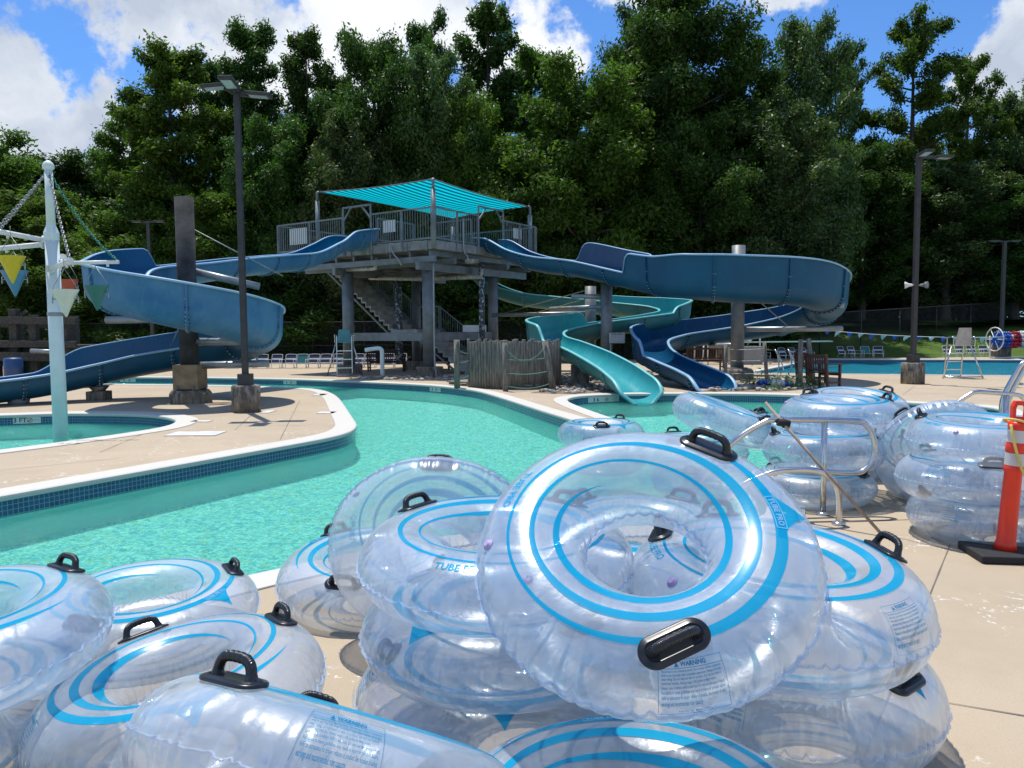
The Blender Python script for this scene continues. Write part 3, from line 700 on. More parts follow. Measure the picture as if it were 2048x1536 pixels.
def flume(root, pts, mo, mi, mr, joints, raised=(), W=.54, end_round=False, mo2=None, i2=0):
    """pts: x, y, z of the floor, left and right wall height; raised: (s0, s1, side, height) stretches of high wall with rounded ends"""
    c, ex, tot, ks = resample(pts, .12); N = len(c); fl_ = lambda x: ks[int(x)]+(ks[min(int(x)+1, len(ks)-1)]-ks[int(x)])*(x-int(x))
    def frame(i):
        d = c[min(i+1, N-1)]-c[max(i-1, 0)]; d2 = Vector((d.x, d.y, 0)).normalized(); return Vector((-d2.y, d2.x, 0)), d.normalized()
    def heights(i):
        hl, hr = ex[i][0], ex[i][1]; s_ = tot*i/(N-1)
        gl_ = gr_ = None
        for i0, i1, side in raised:
            k = max(0, min(1, (s_-fl_(i0))/.32, (fl_(i1)-s_)/.32)); k = math.sqrt(max(0, 1-(1-k)**2))
            if side == 'L': gl_ = max(gl_ or 0, k)
            else: gr_ = max(gr_ or 0, k)
        if gl_ is not None: hl = .5+(hl-.5)*gl_
        if gr_ is not None: hr = .5+(hr-.5)*gr_
        if end_round:
            k = max(0, min(1, (tot-s_)/.75)); k = math.sqrt(max(0, 1-(1-k)**2)); hl = .02+(hl-.02)*k; hr = .02+(hr-.02)*k
        return hl, hr
    def prof(hl, hr, off=0.0, w=W):
        pr = []
        r_ = w+off; rb = .44+off
        def side(sgn, h):
            q = []
            if h > .44:
                for k in range(4): q.append((sgn*(r_+.05*((h-(h-.44)*k/3-.44)/.8)), h-(h-.44)*k/3.0001))
                top = PI/2
            else: top = math.acos(max(-1, min(1, 1-h/.44)))
                
            for k in range(9):
                a = top*(1-k/8); q.append((sgn*r_*math.sin(a)**.85 if a > 0 else 0.0, .44-rb*math.cos(a)))
            return q
        L = side(1, hl); Rr = side(-1, hr)
        while len(L) < 13: L = [L[0]]+L
        while len(Rr) < 13: Rr = [Rr[0]]+Rr
        return L+Rr[::-1][1:]
    mb = MB(); ri, ro, lipL, lipR = [], [], [], []
    for i in range(N):
        n, d = frame(i); hl, hr = heights(i); U = Vector((0, 0, 1)); pi_, po = prof(hl, hr), prof(hl, hr, .035)
        ri.append([c[i]+n*x+U*z for x, z in pi_]); ro.append([c[i]+n*x+U*z for x, z in po])
        for lst, pr, sg, k in ((lipL, pi_, 1, 0), (lipR, pi_, -1, -1)):
            x, z = pr[k]; q = c[i]+n*x+U*z
            lst.append([q+n*sg*-.004+U*.0, q+U*.022-n*sg*.002, q+n*sg*.05+U*.026, q+n*sg*.085+U*.012, q+n*sg*.085-U*.03, q+n*sg*.036-U*.02])
    mb.grid(ri, 1)
    if mo2: q_ = int(fl_(i2)/tot*(N-1)); mb.grid(ro[:q_+1], 0); mb.grid(ro[q_:], 3)
    else: mb.grid(ro, 0)
    mb.grid(lipL, 2); mb.grid(lipR, 2)
    o0 = len(mb.v)
    for e in (0, N-1): mb.grid([ri[e], ro[e]], 0, False)
    fl = mb.build('flume', [mo, mi, mr]+([mo2] if mo2 else []), root)
    k = joints/2; cnt = 0
    while k < tot-.3:
        i = int(k/tot*(N-1)); n, d = frame(i); hl, hr = heights(i); j = MB(); U = Vector((0, 0, 1)); rows = []
        pa, pb = prof(hl-.005, hr-.005, .030), prof(hl-.005, hr-.005, .085)
        for dd, pr in ((-.02, pa), (-.02, pb), (.02, pb), (.02, pa)): rows.append([c[i]+Vector((d.x, d.y, d.z))*dd+n*x+U*z for x, z in pr])
        j.grid(rows, 0, False)
        # bolts along the flange
        for q in range(2, len(pb)-2, 1):
            x, z = pb[q]; x2, z2 = pa[q]; 
            for sg in (-1, 1):
                ctr = c[i]+n*((x+x2)/2)+U*((z+z2)/2)+d*(.026*sg); j.box(ctr, (.026, .026, .026), mat=1)
        j.build('joint_flange', [mo2 if mo2 and k > fl_(i2) else mo, M_GALV], fl); k += joints; cnt += 1
    return fl, c, tot
def column(name, label, base, top, r, group=None, cap=None, foot=(.5, .45), octo=False, mat=None, grp2=None):
    e = empty(name, (base[0], base[1], 0), label=label, category='column', group=group)
    m = MB(); m.lathe([(r, foot[1]), (r, top)], seg=24); 
    m.lathe([(r+.12, foot[1]), (r+.12, foot[1]+.03)], seg=24); m.build('shaft', mat or M_STEEL, e)
    f = MB(); f.lathe([(foot[0]*1.04, -.05), (foot[0], .02), (foot[0], foot[1]-.08), (foot[0]-.07, foot[1])], seg=8 if octo else 28, smooth=not octo); f.build('concrete_footing', M_FOOT, e)
    return e
LC = Vector((-7.5, 17.9, 0)); lr = 1.85
def on(c0, r_, deg, z): return (c0.x+r_*math.cos(R(deg)), c0.y+r_*math.sin(R(deg)), z)
s1 = empty('water_slide', (0, 0, 0), label='light blue open water slide coiling round the tall left column', category='water slide', group='water slides of the tower')
lo, hi_ = .50, .95
lr = 1.52
pts = [(-5.35, 28.7, 4.62, .75, .75), (-5.9, 27.6, 4.55, .62, .62), (-6.3, 26.6, 4.15, .52, .55), (-6.75, 25.4, 3.72, lo, lo), (-7.2, 24.0, 3.50, lo, lo), (-7.8, 22.2, 3.24, lo, lo), (-8.45, 20.3, 2.92, lo, hi_),
       on(LC, 1.65, 155, 2.66)+(lo, hi_), on(LC, lr, 188, 2.36)+(lo, hi_), on(LC, lr, 225, 2.12)+(lo, hi_), on(LC, lr, 270, 1.84)+(lo, hi_), on(LC, lr, 315, 1.56)+(lo, hi_), on(LC, lr, 360, 1.30)+(lo, hi_),
       on(LC, lr+.05, 405, 1.08)+(lo, hi_), on(LC, lr+.1, 446, .88)+(lo, .95), (-9.2, 19.2, .60, lo, .92), (-10.3, 18.7, .36, lo, .92), (-11.2, 18.0, .16, lo, .5), (-12.2, 17.1, .04, lo, lo), (-13.6, 15.8, -.05, lo, lo), (-16.0, 13.6, -.14, lo, lo)]
fl1, c1, t1 = flume(s1, pts, M_BL_OUT, M_BL_IN, M_RIM_B, 1.75, raised=[(6.35, 16.95, 'R')], mo2=M_NV_OUT, i2=12.6)
m = MB(); m.lathe([(.10, -.05), (.10, .18), (.24, .34)], (-10.1, 18.75, 0), 12); m.box((-10.1, 18.75, .08), (.42, .42, .28)); m.build('floor_support', M_FOOT, s1)
m = MB(); m.lathe([(.20, -.03), (.24, .14)], (-11.4, 17.7, 0), 14); m.build('floor_support', M_STEEL, s1)
M_DKCOL = simple('dark_streaked_steel', (.065, .068, .072), .9, 0, var=.6, scale=3, spec=.12)
cl = column('slide_column', 'tall dark steel column inside the left blue slide coil, tan concrete collar', LC, 4.72, .21, 'columns carrying the slides', foot=(.50, .30), octo=True, mat=M_DKCOL)
M_TAN = simple('tan_concrete_collar', (.30, .22, .13), .8, var=.4, scale=4)
m = MB(); m.box((0, 0, .60), (.58, .58, .58)); m.build('collar', M_TAN, cl, bevel=.015)
m = MB()
for a in range(0, 360, 60): m.lathe([(.018, .29), (.018, .42)], (.36*math.cos(R(a)), .36*math.sin(R(a)), 0), 8)
m.build('anchor_bolt', M_STEEL, cl)
def arms(par, specs, r=.085):
    for (a, b) in specs:
        m = MB(); m.tube([a, b], r, 12); m.build('bracket_arm', M_GALV, par)
b = Vector((0, 0, 0))
arms(cl, [((0, 0, 1.95), (-1.95, .1, 1.93)), ((.1, 0, 1.42), (1.75, 0, 1.40)), ((.1, .0, .86), (1.7, .5, .88)), ((.1, .1, 3.05), (1.45, .7, 2.72))])
for a_, b_ in (((0.1, 0, 2.6), (1.3, .9, .95)), ((0, 0, 4.1), (1.9, 1.1, 3.0)), ((0, .2, 2.4), (-1.4, 1.6, .7))):
    m = MB(); m.tube([a_, b_], .014, 6); m.build('tie_rod', M_GALV, cl)

s2 = empty('water_slide', (0, 0, 0), label='navy blue water slide sweeping round the right column and down to the pool', category='water slide', group='water slides of the tower')
RC = Vector((7.3, 24.9, 0)); rr_ = 2.68
pts = [(-.95, 29.6, 4.62, .75, .75), (-.45, 28.9, 4.5, .62, .62), (.3, 28.0, 4.0, .55, .55), (1.2, 27.0, 3.65, lo, lo), (2.3, 25.9, 3.42, 1.15, lo), (3.5, 24.6, 3.02, 1.12, 1.1), (4.5, 23.3, 2.68, 1.1, 1.12), (5.3, 22.4, 2.52, lo, 1.22),
       (6.25, 22.15, 2.42, .5, 1.26), on(RC, rr_, 283, 2.35)+(lo, 1.26), on(RC, rr_, 305, 2.24)+(lo, 1.26), on(RC, rr_, 332, 2.06)+(lo, 1.2), on(RC, rr_, 0, 1.82)+(lo, 1.15), on(RC, rr_, 30, 1.55)+(lo, 1.05), on(RC, rr_, 62, 1.30)+(lo, 1.0),
       on(RC, rr_, 92, 1.12)+(lo, .95), (5.7, 27.2, .95, lo, .95), (4.75, 25.9, .80, lo, .98), (4.42, 24.5, .62, lo, 1.0), (4.45, 23.4, .42, lo, .9), (4.75, 22.2, .20, lo, .55), (5.1, 21.1, .0, lo, lo), (5.38, 19.9, -.22, lo, lo)]
fl2, c2, t2 = flume(s2, pts, M_NV_OUT, M_NV_IN, M_RIM_B, 1.9, raised=[(3.65, 5.55, 'L'), (5.4, 19.2, 'R')], end_round=True)
cr_ = column('slide_column', 'thick grey column inside the right navy slide coil', RC, 4.3, .21, 'columns carrying the slides', foot=(.52, .36))
arms(cr_, [((0, 0, 2.65), (-1.0, -1.6, 2.72)), ((.1, 0, 1.62), (3.3, -.2, 1.62)), ((0, 0, 2.6), (2.6, -1.9, 2.3)), ((-.05, 0, 2.8), (-2.9, -1.6, 2.85)), ((0, .1, 1.1), (-.2, 2.6, 1.05))])
for a_, b_ in (((0, 0, 3.1), (1.6, -.1, 1.7)), ((0, 0, 3.9), (-.9, -1.0, 3.4))):
    m = MB(); m.tube([a_, b_], .016, 6); m.build('tie_rod', M_GALV, cr_)

s3 = empty('water_slide', (0, 0, 0), label='teal water slide in an S shape ending in the pool', category='water slide', group='water slides of the tower')
pts = [(-2.6, 33.2, 4.55, .6, .6), (-1.7, 32.9, 4.0, .6, .6), (-.9, 32.5, 3.2, .6, .6), (.4, 32.0, 2.7, lo, lo), (2.2, 31.6, 2.45, lo, lo), (4.2, 31.2, 2.22, .8, lo), (5.8, 30.3, 2.02, .85, lo), (6.15, 29.0, 1.86, .85, lo), (5.3, 27.9, 1.70, .7, lo),
       (3.8, 27.0, 1.50, lo, .9), (2.2, 26.3, 1.28, lo, .9), (1.25, 25.4, 1.10, lo, .95), (1.12, 24.3, .95, lo, .95), (1.6, 23.1, .78, lo, .9), (2.2, 21.8, .52, lo, lo), (2.75, 20.4, .18, lo, lo), (3.05, 19.6, -.08, lo, lo), (3.25, 18.9, -.24, lo, lo)]
fl3, c3, t3 = flume(s3, pts, M_TL_OUT, M_TL_IN, M_RIM_T, 1.6, end_round=True, raised=[(4.4, 7.9, 'L'), (9.6, 12.7, 'R')])
for px, D, top, label in ((1213, 25.4, 3.1, 'plain grey column in front of the teal slide bend'), (1181, 27.8, 3.2, 'grey column half hidden behind the teal slide bend')):
    p = P(px, 660, D); c_ = column('slide_column', label, p, top, .19 if px > 1200 else .2, 'columns carrying the slides', foot=(.4, .35))
    if px > 1200: arms(c_, [((0, 0, 2.72), (-1.15, .1, 2.75)), ((0, .1, 2.4), (-1.7, 3.0, 2.42))], .075)
    else:
        arms(c_, [((0, 0, 2.25), (-3.6, 2.5, 2.25)), ((0, 0, 1.95), (-2.3, -.1, 1.9)), ((.1, 0, 1.6), (2.5, 1.5, 1.6))], .07)
        for a_, b_ in (((0, 0, 3.1), (-3.2, 2.2, 2.3)), ((0, 0, 2.8), (-1.9, 1.0, 2.3)), ((0, 0, 2.9), (2.2, 1.4, 1.7))):
            m = MB(); m.tube([a_, b_], .014, 6); m.build('tie_rod', simple('weathered_rod', (.30, .27, .14), .7), c_)
m = MB(); m.box((2.0, 22.6, .25), (.5, .5, .7)); m.build('floor_support', M_FOOT, s3)

# ---------------------------------------------------------------- slide tower
F0 = Vector((-2.62, 26.5, 0)); ul = Vector((-.83, .557, 0)).normalized(); ur = Vector((.557, .83, 0)).normalized(); DL, DR = 8.0, 6.5; ZD = 4.75
def T(a, b_, z): q = F0+ul*a+ur*b_; return Vector((q.x, q.y, z))
tw = empty('slide_tower', (0, 0, 0), label='grey steel and concrete slide tower with railed platform and open stairs', category='tower')
ang = math.atan2(ur.y, ur.x)
M_SLAB = simple('stained_slab', (.27, .28, .28), .85, 0, var=.5, scale=2.5, bump=.3)
M_STAIR = simple('weathered_stair_concrete', (.44, .43, .40), .85, 0, var=.45, scale=3)
Mt = Matrix((ur, -ul, Vector((0, 0, 1)))).transposed()
m = MB(); m.box(T(DL/2, DR/2, ZD-.15), (DR, DL, .30), Mt)
for k in range(9): m.box(T(.35+k*(DL-.7)/8, -.015, ZD-.16), (.04, .10, .34), Mt)
m.build('platform_slab', M_SLAB, tw, bevel=.01)
m = MB()
for k in range(9): m.beam(T(.3+k*.92, .12, ZD-.42), T(.3+k*.92, DR-.12, ZD-.42), .08, .18)
for b_ in (.16, 1.3, 4.6, 6.2): m.beam(T(0.1, b_, ZD-.62), T(DL-.1, b_, ZD-.62), .14, .20)
m.build('floor_beam', M_STEEL, tw)
m = MB(); m.beam(T(.6, -.2, ZD-.86), T(.6, DR+.1, ZD-.86), .16, .26); m.beam(T(4.8, -.1, ZD-.86), T(4.8, DR, ZD-.86), .16, .26); m.build('main_girder', M_STEEL, tw)
def tpost(a, b_, r, top, foot=.42, mat=None):
    p = T(a, b_, 0); m = MB(); m.lathe([(r, .3), (r, top)], p, 24); q = m.build('post', mat or M_STEEL, tw)
    if foot: f = MB(); f.box(p+Vector((0, 0, .17)), (foot*1.7, foot*1.7, .42), Mt); f.build('post_footing', M_FOOT, q, bevel=.03)
t = MT('peeling_paint'); f_ = t.ramp(t.noise(9, 5, .7), [(.55, 0.0), (.58, 1.0)]); M_PEEL = t.done(t.bsdf(t.mix(f_, (.05, .07, .09), (.62, .64, .62)), .7))
tpost(.75, .55, .225, ZD-.9); tpost(4.75, .55, .225, ZD-.9); tpost(.75, 4.5, .2, ZD-.9); tpost(4.75, 4.5, .2, ZD-.9)
tpost(.2, 3.0, .11, ZD-.6, 0, M_PEEL); tpost(4.3, 2.9, .14, ZD-.9, 0, M_PEEL)
for a, b_ in (((.75, .55), (4.75, .55)), ((.75, .55), (.75, 4.5)), ((4.75, .55), (4.75, 4.5))):
    m = MB(); m.beam(T(*a, 1.44), T(*b_, 1.44), .16, .30); m.build('cross_beam', M_STEEL, tw)
# railings: runs of balusters between rails
def railing(name, a, b, h, gap=.115, low=.06, posts=1.5, par=None, posth=0, mat=None):
    a, b = Vector(a), Vector(b); d = b-a; L = d.length; m = MB(); U = Vector((0, 0, 1)); mat = mat or M_STEEL
    m.beam(a+U*h, b+U*h, .05, .05); m.beam(a+U*low, b+U*low, .045, .045)
    n = max(1, int(L/gap))
    for k in range(1, n):
        q = a.lerp(b, k/n); m.beam(q+U*low, q+U*h, .018, .018)
    n = max(1, round(L/posts))
    for k in range(n+1):
        q = a.lerp(b, k/n); m.beam(q-U*(.3+posth), q+U*h, .06, .06)
    return m.build(name, mat, par)
e_ = -.03
railing('railing', T(0, e_, ZD), T(2.9, e_, ZD), 1.1, par=tw); railing('railing', T(4.3, e_, ZD), T(DL, e_, ZD), 1.1, par=tw)
railing('railing', T(e_, 0, ZD), T(e_, 2.5, ZD), 1.1, par=tw); railing('railing', T(e_, 4.1, ZD), T(e_, DR, ZD), 1.1, par=tw)
railing('railing', T(DL, 0, ZD), T(DL, DR, ZD), 1.1, par=tw); railing('railing', T(0, DR, ZD), T(DL-1.6, DR, ZD), 1.1, par=tw)
railing('railing', T(2.9, .3, ZD), T(2.9, 2.3, ZD), 1.0, par=tw); railing('railing', T(.3, 2.5, ZD), T(2.2, 2.5, ZD), 1.0, par=tw)
def gate(p, q):
    m = MB(); U = Vector((0, 0, 1)); m.beam(p, p+U*1.45, .06, .06); m.beam(q, q+U*1.45, .06, .06); m.beam(p+U*1.45, q+U*1.45, .06, .06)
    m.beam(p+U*.95, p.lerp(q, .3)+U*1.42, .045, .045); m.beam(q+U*.95, q.lerp(p, .3)+U*1.42, .045, .045); m.build('slide_gate', M_STEEL, tw)
gate(T(2.9, e_-.02, ZD), T(4.3, e_-.02, ZD)); gate(T(e_-.02, 2.5, ZD), T(e_-.02, 4.1, ZD))
# white signs seen from behind the balusters
M_SIGN = simple('white_sign_back', (.72, .74, .75), .5, var=.08, bump=0)
for a, b_, w, h in ((6.9, .02, 1.0, .62), (2.1, .02, .62, .42)):
    m = MB(); m.box(T(a, b_+.03, ZD+.62), (.012, w, h), Mt); m.build('sign_back', M_SIGN, tw, bevel=.004)
m = MB(); m.box(T(.03, 5.2, ZD+.72), (.62, .012, .40), Mt); m.build('sign_back', M_SIGN, tw, bevel=.004)
m = MB(); m.box(P(949, 657, 29.6), (.9, .02, .26)); m.box(P(952, 672, 29.7), (.35, .02, .22)); m.build('sign_back', M_SIGN, tw)
# stairs under the platform
def stair(p0, p1, w, n, rail=True):
    p0, p1 = Vector(p0), Vector(p1); d = p1-p0; dx = Vector((d.x, d.y, 0)); u = dx.normalized(); s_ = Vector((-u.y, u.x, 0)); st = empty('stair_flight', (0, 0, 0)); st.parent = tw
    m = MB(); stp = dx.length/n; rise = -d.z/n
    Mx = Matrix((u, s_, Vector((0, 0, 1)))).transposed()
    for k in range(n):
        c_ = p0+dx*((k+.5)/n); z = p0.z-rise*(k+1); m.box((c_.x, c_.y, z-.03), (stp+.04, w, .06), Mx); m.box((c_.x-u.x*stp/2, c_.y-u.y*stp/2, z+rise/2-.03), (.05, w, rise), Mx)
    m.build('steps', M_STAIR, st)
    for sg in (-1, 1):
        near_ = (s_*sg).y < 0; q = s_*(w/2+.05)*sg; m = MB(); zz = Vector((0, 0, .34 if near_ else .12)); m.beam(p0+q-zz, p1+q-zz, .05, .07 if near_ else .34); m.build('stringer', M_STEEL, st)
        if near_: continue
        m = MB(); a, b = p0+q, p1+q; U = Vector((0, 0, 1))
        for h in (.12, .95): m.beam(a+U*h, b+U*h, .04, .04)
        K = int(d.length/.14)
        for k in range(K+1): c_ = a.lerp(b, k/K); m.beam(c_+U*(.0 if k % 8 == 0 else .12), c_+U*.95, .035 if k % 8 == 0 else .014, .035 if k % 8 == 0 else .014)
        m.build('handrail', M_STEEL, st)
stair(T(8.3, 3.3, ZD), T(4.35, 3.3, 1.75), 1.4, 16); stair(T(3.1, 3.3, 1.72), T(.5, 3.3, 0), 1.3, 10)
m = MB(); m.box(T(3.7, 3.3, 1.65), (1.6, 1.35, .12), Mt); m.build('landing', M_STAIR, tw); railing('railing', T(4.3, 4.1, 1.7), T(3.1, 4.1, 1.7), .95, par=tw)
# pipes under the deck
M_PIPE = simple('weathered_pvc_pipe', (.40, .40, .36), .6, var=.6, scale=5)
for pts_ in ([T(4.6, .4, ZD-.75), T(3.2, .3, ZD-.8), T(3.05, .3, ZD-.80), T(3.0, .3, ZD-.62), T(3.0, .3, ZD-.4)], [T(5.2, 2.2, ZD-.95), T(2.6, 2.3, ZD-1.1), T(.9, 2.4, ZD-1.12)], [T(.9, 2.4, ZD-1.12), T(.15, 2.9, ZD-1.1), T(.1, 2.9, ZD-.8)], [T(-.1, 1.7, ZD-.62), T(.0, 2.5, ZD-.55)]):
    m = MB(); m.tube(pts_, .085, 12); m.build('pipe', M_PIPE, tw)
for pts_ in ([T(1.9, -.05, ZD-.1), T(1.8, -.1, ZD-.35), T(1.55, -.1, ZD-.6), T(1.5, .0, ZD-.8)], [T(-.08, 1.55, ZD+.9), T(-.08, 1.55, ZD-.2), T(-.10, 1.75, ZD-.45), T(-.08, 1.75, ZD-.7)], [T(.28, .3, 3.9), T(.3, .3, 3.75), T(.3, .3, .6), T(.1, .1, .3), T(.05, .1, 0)]):
    m = MB(); m.tube(smooth_line(pts_, 4), .03, 8); m.build('conduit', M_GALV, tw)
# shade sail on posts
sl = empty('shade_sail', (0, 0, 0), label='turquoise striped shade sail stretched over the tower platform', category='shade sail')
cs = [Vector(P(866, 358, 26.6)), Vector(P(638, 384, 31.0)), Vector(P(905, 437, 35.3)), Vector(P(1056, 413, 31.9))]
A_, B_, C_, D_ = cs; m = MB(); K = 26; rows = []; cen = (A_+B_+C_+D_)/4
for i in range(K+1):
    row = []
    for j in range(K+1):
        u, v = i/K, j/K; q = (A_*(1-u)*(1-v)+B_*u*(1-v)+C_*u*v+D_*(1-u)*v)
        for e in (min(u, 1-u)*4*max(0, .5-abs(v-.5))*0, 0): pass
        k_ = .075*max(math.sin(PI*u)*(1-math.sin(PI*v)), math.sin(PI*v)*(1-math.sin(PI*u)))
        q = q.lerp(cen, k_)-Vector((0, 0, .18*math.sin(PI*u)*math.sin(PI*v))); row.append(q)
    rows.append(row)
o_ = m.grid(rows)
for i in range(K+1):
    for j in range(K+1): m.uv[o_+i*(K+1)+j] = (i/K, j/K)
t = MT('striped_shade_cloth'); uv = t.n('ShaderNodeSeparateXYZ'); t.l(t.tc.outputs['UV'], uv.inputs[0])
s_ = t.math('GREATER_THAN', t.math('FRACT', t.math('MULTIPLY', uv.outputs[0], 17.0)), .5)
cc = t.mix(s_, (.004, .56, .58), (.002, .10, .20)); dfx = t.n('ShaderNodeBsdfDiffuse'); t.l(cc, dfx.inputs[0]); tlx = t.n('ShaderNodeBsdfTranslucent'); t.l(cc, tlx.inputs[0]); mxx = t.n('ShaderNodeMixShader'); mxx.inputs[0].default_value = .62
t.l(dfx.outputs[0], mxx.inputs[1]); t.l(tlx.outputs[0], mxx.inputs[2]); M_SAIL = t.done(mxx.outputs[0])
m.build('cloth', M_SAIL, sl)
m = MB()
for k in range(4): m.tube([rows[i][j] for i, j in ([(i, 0) for i in range(K+1)], [(K, j) for j in range(K+1)], [(i, K) for i in range(K, -1, -1)], [(0, j) for j in range(K, -1, -1)])[k]], .022, 6)
m.build('edge_cable', M_STEEL, sl)
for k, q in enumerate(cs):
    out = (q-cen); out.z = 0; out.normalize(); b0 = q+out*.08
    m = MB(); m.tube([(b0.x, b0.y, ZD-.3 if k != 0 else ZD-.3), (b0.x, b0.y, q.z-.35)], .085, 12); m.tube([(b0.x, b0.y, q.z-.4), (b0.x, b0.y, q.z-.03), (q.x, q.y, q.z)], .055, 10); m.build('sail_post', M_STEEL, sl)
# ---------------------------------------------------------------- trees
def leafmat(name, c1, c2, trans, gloss=.35):
    t = MT(name); at = t.n('ShaderNodeAttribute'); at.attribute_name = 'tone'; oi = t.n('ShaderNodeObjectInfo')
    cc = t.mix(at.outputs['Fac'], c1, c2); hv = t.n('ShaderNodeHueSaturation'); t.l(t.math('MULTIPLY_ADD', oi.outputs['Random'], .024, .492), hv.inputs['Hue']); t.l(t.math('MULTIPLY_ADD', oi.outputs['Random'], .35, .92), hv.inputs['Value']); t.l(cc, hv.inputs['Color'])
    b = t.bsdf(hv.outputs[0], .5, 0, None, gloss); tl = t.n('ShaderNodeBsdfTranslucent'); g = t.n('ShaderNodeVectorMath', operation='MULTIPLY'); t.l(hv.outputs[0], g.inputs[0]); g.inputs[1].default_value = (1.15, 1.6, .6); t.l(g.outputs[0], tl.inputs[0])
    m = t.n('ShaderNodeMixShader'); m.inputs[0].default_value = trans; t.l(b, m.inputs[1]); t.l(tl.outputs[0], m.inputs[2]); return t.done(m.outputs[0])
M_LEAF = [leafmat('deep_green_leaves', (.026, .056, .013), (.075, .130, .026), .38, .15), leafmat('yellow_green_leaves', (.042, .080, .013), (.115, .170, .028), .42, .15), leafmat('grey_green_leaves', (.042, .075, .022), (.110, .155, .048), .32, .3)]
t = MT('bark'); f_ = t.noise(6, 6, .7, vec=t.mapping((3, 3, .4))); M_BARK = t.done(t.bsdf(t.mix(f_, (.035, .028, .022), (.13, .11, .09)), .9, 0, t.bump(f_, .8, .03), .2))
def leaves_mesh(name, clumps, n, size, seed, mat, flat=.5):
    """many small folded leaf sprays spread through the volume of the clumps"""
    rg = np.random.default_rng(seed); cl_ = np.array([(c[0], c[1], c[2], c[3]) for c in clumps]); w = cl_[:, 3]**2.2; w /= w.sum()
    ix = rg.choice(len(cl_), n, p=w); d = rg.normal(size=(n, 3)); d /= np.linalg.norm(d, axis=1)[:, None]; rad = rg.random(n)**.42
    ctr = cl_[ix, :3]+d*(rad*cl_[ix, 3])[:, None]*np.array([1, 1, .78])+rg.normal(size=(n, 3))*(.07+.16*rg.random((n, 1)))
    nr = d*.55+rg.normal(size=(n, 3))*.55; nr[:, 2] += flat; nr /= np.linalg.norm(nr, axis=1)[:, None]
    tv = rg.normal(size=(n, 3)); tv[:, 2] -= .35; tv -= nr*(tv*nr).sum(1)[:, None]; tv /= np.linalg.norm(tv, axis=1)[:, None]; bv = np.cross(nr, tv)
    s_ = size*(.55+.9*rg.random(n))[:, None]
    v = np.empty((n, 4, 3)); v[:, 0] = ctr-tv*s_; v[:, 1] = ctr+bv*s_*.42-nr*s_*.12; v[:, 2] = ctr+tv*s_; v[:, 3] = ctr-bv*s_*.42-nr*s_*.12
    me = bpy.data.meshes.new(name); me.vertices.add(n*4); me.vertices.foreach_set('co', v.reshape(-1)); me.loops.add(n*4); me.loops.foreach_set('vertex_index', np.arange(n*4, dtype=np.int32))
    me.polygons.add(n); me.polygons.foreach_set('loop_start', np.arange(0, n*4, 4, dtype=np.int32)); me.update(calc_edges=True)
    at = me.attributes.new('tone', 'FLOAT', 'FACE'); tone = np.clip(rg.random(n)*.6+.4*rg.random(len(cl_))[ix], 0, 1); at.data.foreach_set('value', tone.astype(np.float32)); me.materials.append(mat); me.validate(); return me
def tree_proto(kind, seed, h, w, base=.25, nlimb=26, nleaf=24000, size=.20, mat=0, lean=0.0, sparse=1.0, lobes=1.0):
    rnd = random.Random(seed); mb = MB(); clumps = []
    tr = []; x = y = 0
    for k in range(9):
        z = h*.93*k/8; tr.append(Vector((x, y, z))); x += rnd.uniform(-.12, .12)*w*.12+lean*.1; y += rnd.uniform(-.1, .1)*w*.1
    r0 = .018*h+.06; mb.tube(smooth_line(tr, 3), [r0*(1.25 if i == 0 else 1)*(1-.9*i/24) for i in range(25)], 8)
    for i in range(nlimb):
        f = base+(1-base)*(i+rnd.random()*.6)/nlimb; f = min(f, .99); k = f/.93*8; k0 = min(int(k), 7); p = tr[k0].lerp(tr[k0+1], min(1, k-k0))
        prof = max(.40, math.sin(PI*min(1, (f-base)/(1-base)*.80+.16)))**.75; L = w*.5*prof*rnd.uniform(.62, 1.12); a = i*2.4+rnd.uniform(-.5, .5); up = rnd.uniform(.25, .75)*(1.1-.5*(1-f))
        q = p+Vector((math.cos(a)*L, math.sin(a)*L, up*L)); mid = p.lerp(q, .5)+Vector((0, 0, -.08*L))
        mb.tube(smooth_line([p, mid, q], 3), [max(.015, .05*(1-f)+.02+.012*L*(1-j/6)) for j in range(7)], 5)
        nc = max(2, int((2+L*1.6)*lobes))
        for c in range(nc):
            g = 1-.75*c/max(1, nc); cc = p.lerp(q, g)+Vector((rnd.uniform(-.5, .5), rnd.uniform(-.5, .5), rnd.uniform(-.2, .5)))*L*.28
            rr = rnd.uniform(.55, 1.05)*(.40+.058*w)*(.6+.4*prof)*sparse; clumps.append((cc.x, cc.y, cc.z, rr))
            if rnd.random() < .5: mb.tube([p.lerp(q, max(0, g-.25)), cc], [.025, .010], 4)
    clumps += [(tr[-1].x+rnd.uniform(-.1, .1)*w, tr[-1].y+rnd.uniform(-.1, .1)*w, h*rnd.uniform(.88, .97), .35+.045*w) for _ in range(3)]
    o = mb.build('trunk', M_BARK); tm = o.data; bpy.data.objects.remove(o)
    return tm, leaves_mesh('crown', clumps, nleaf, size, seed, M_LEAF[mat])
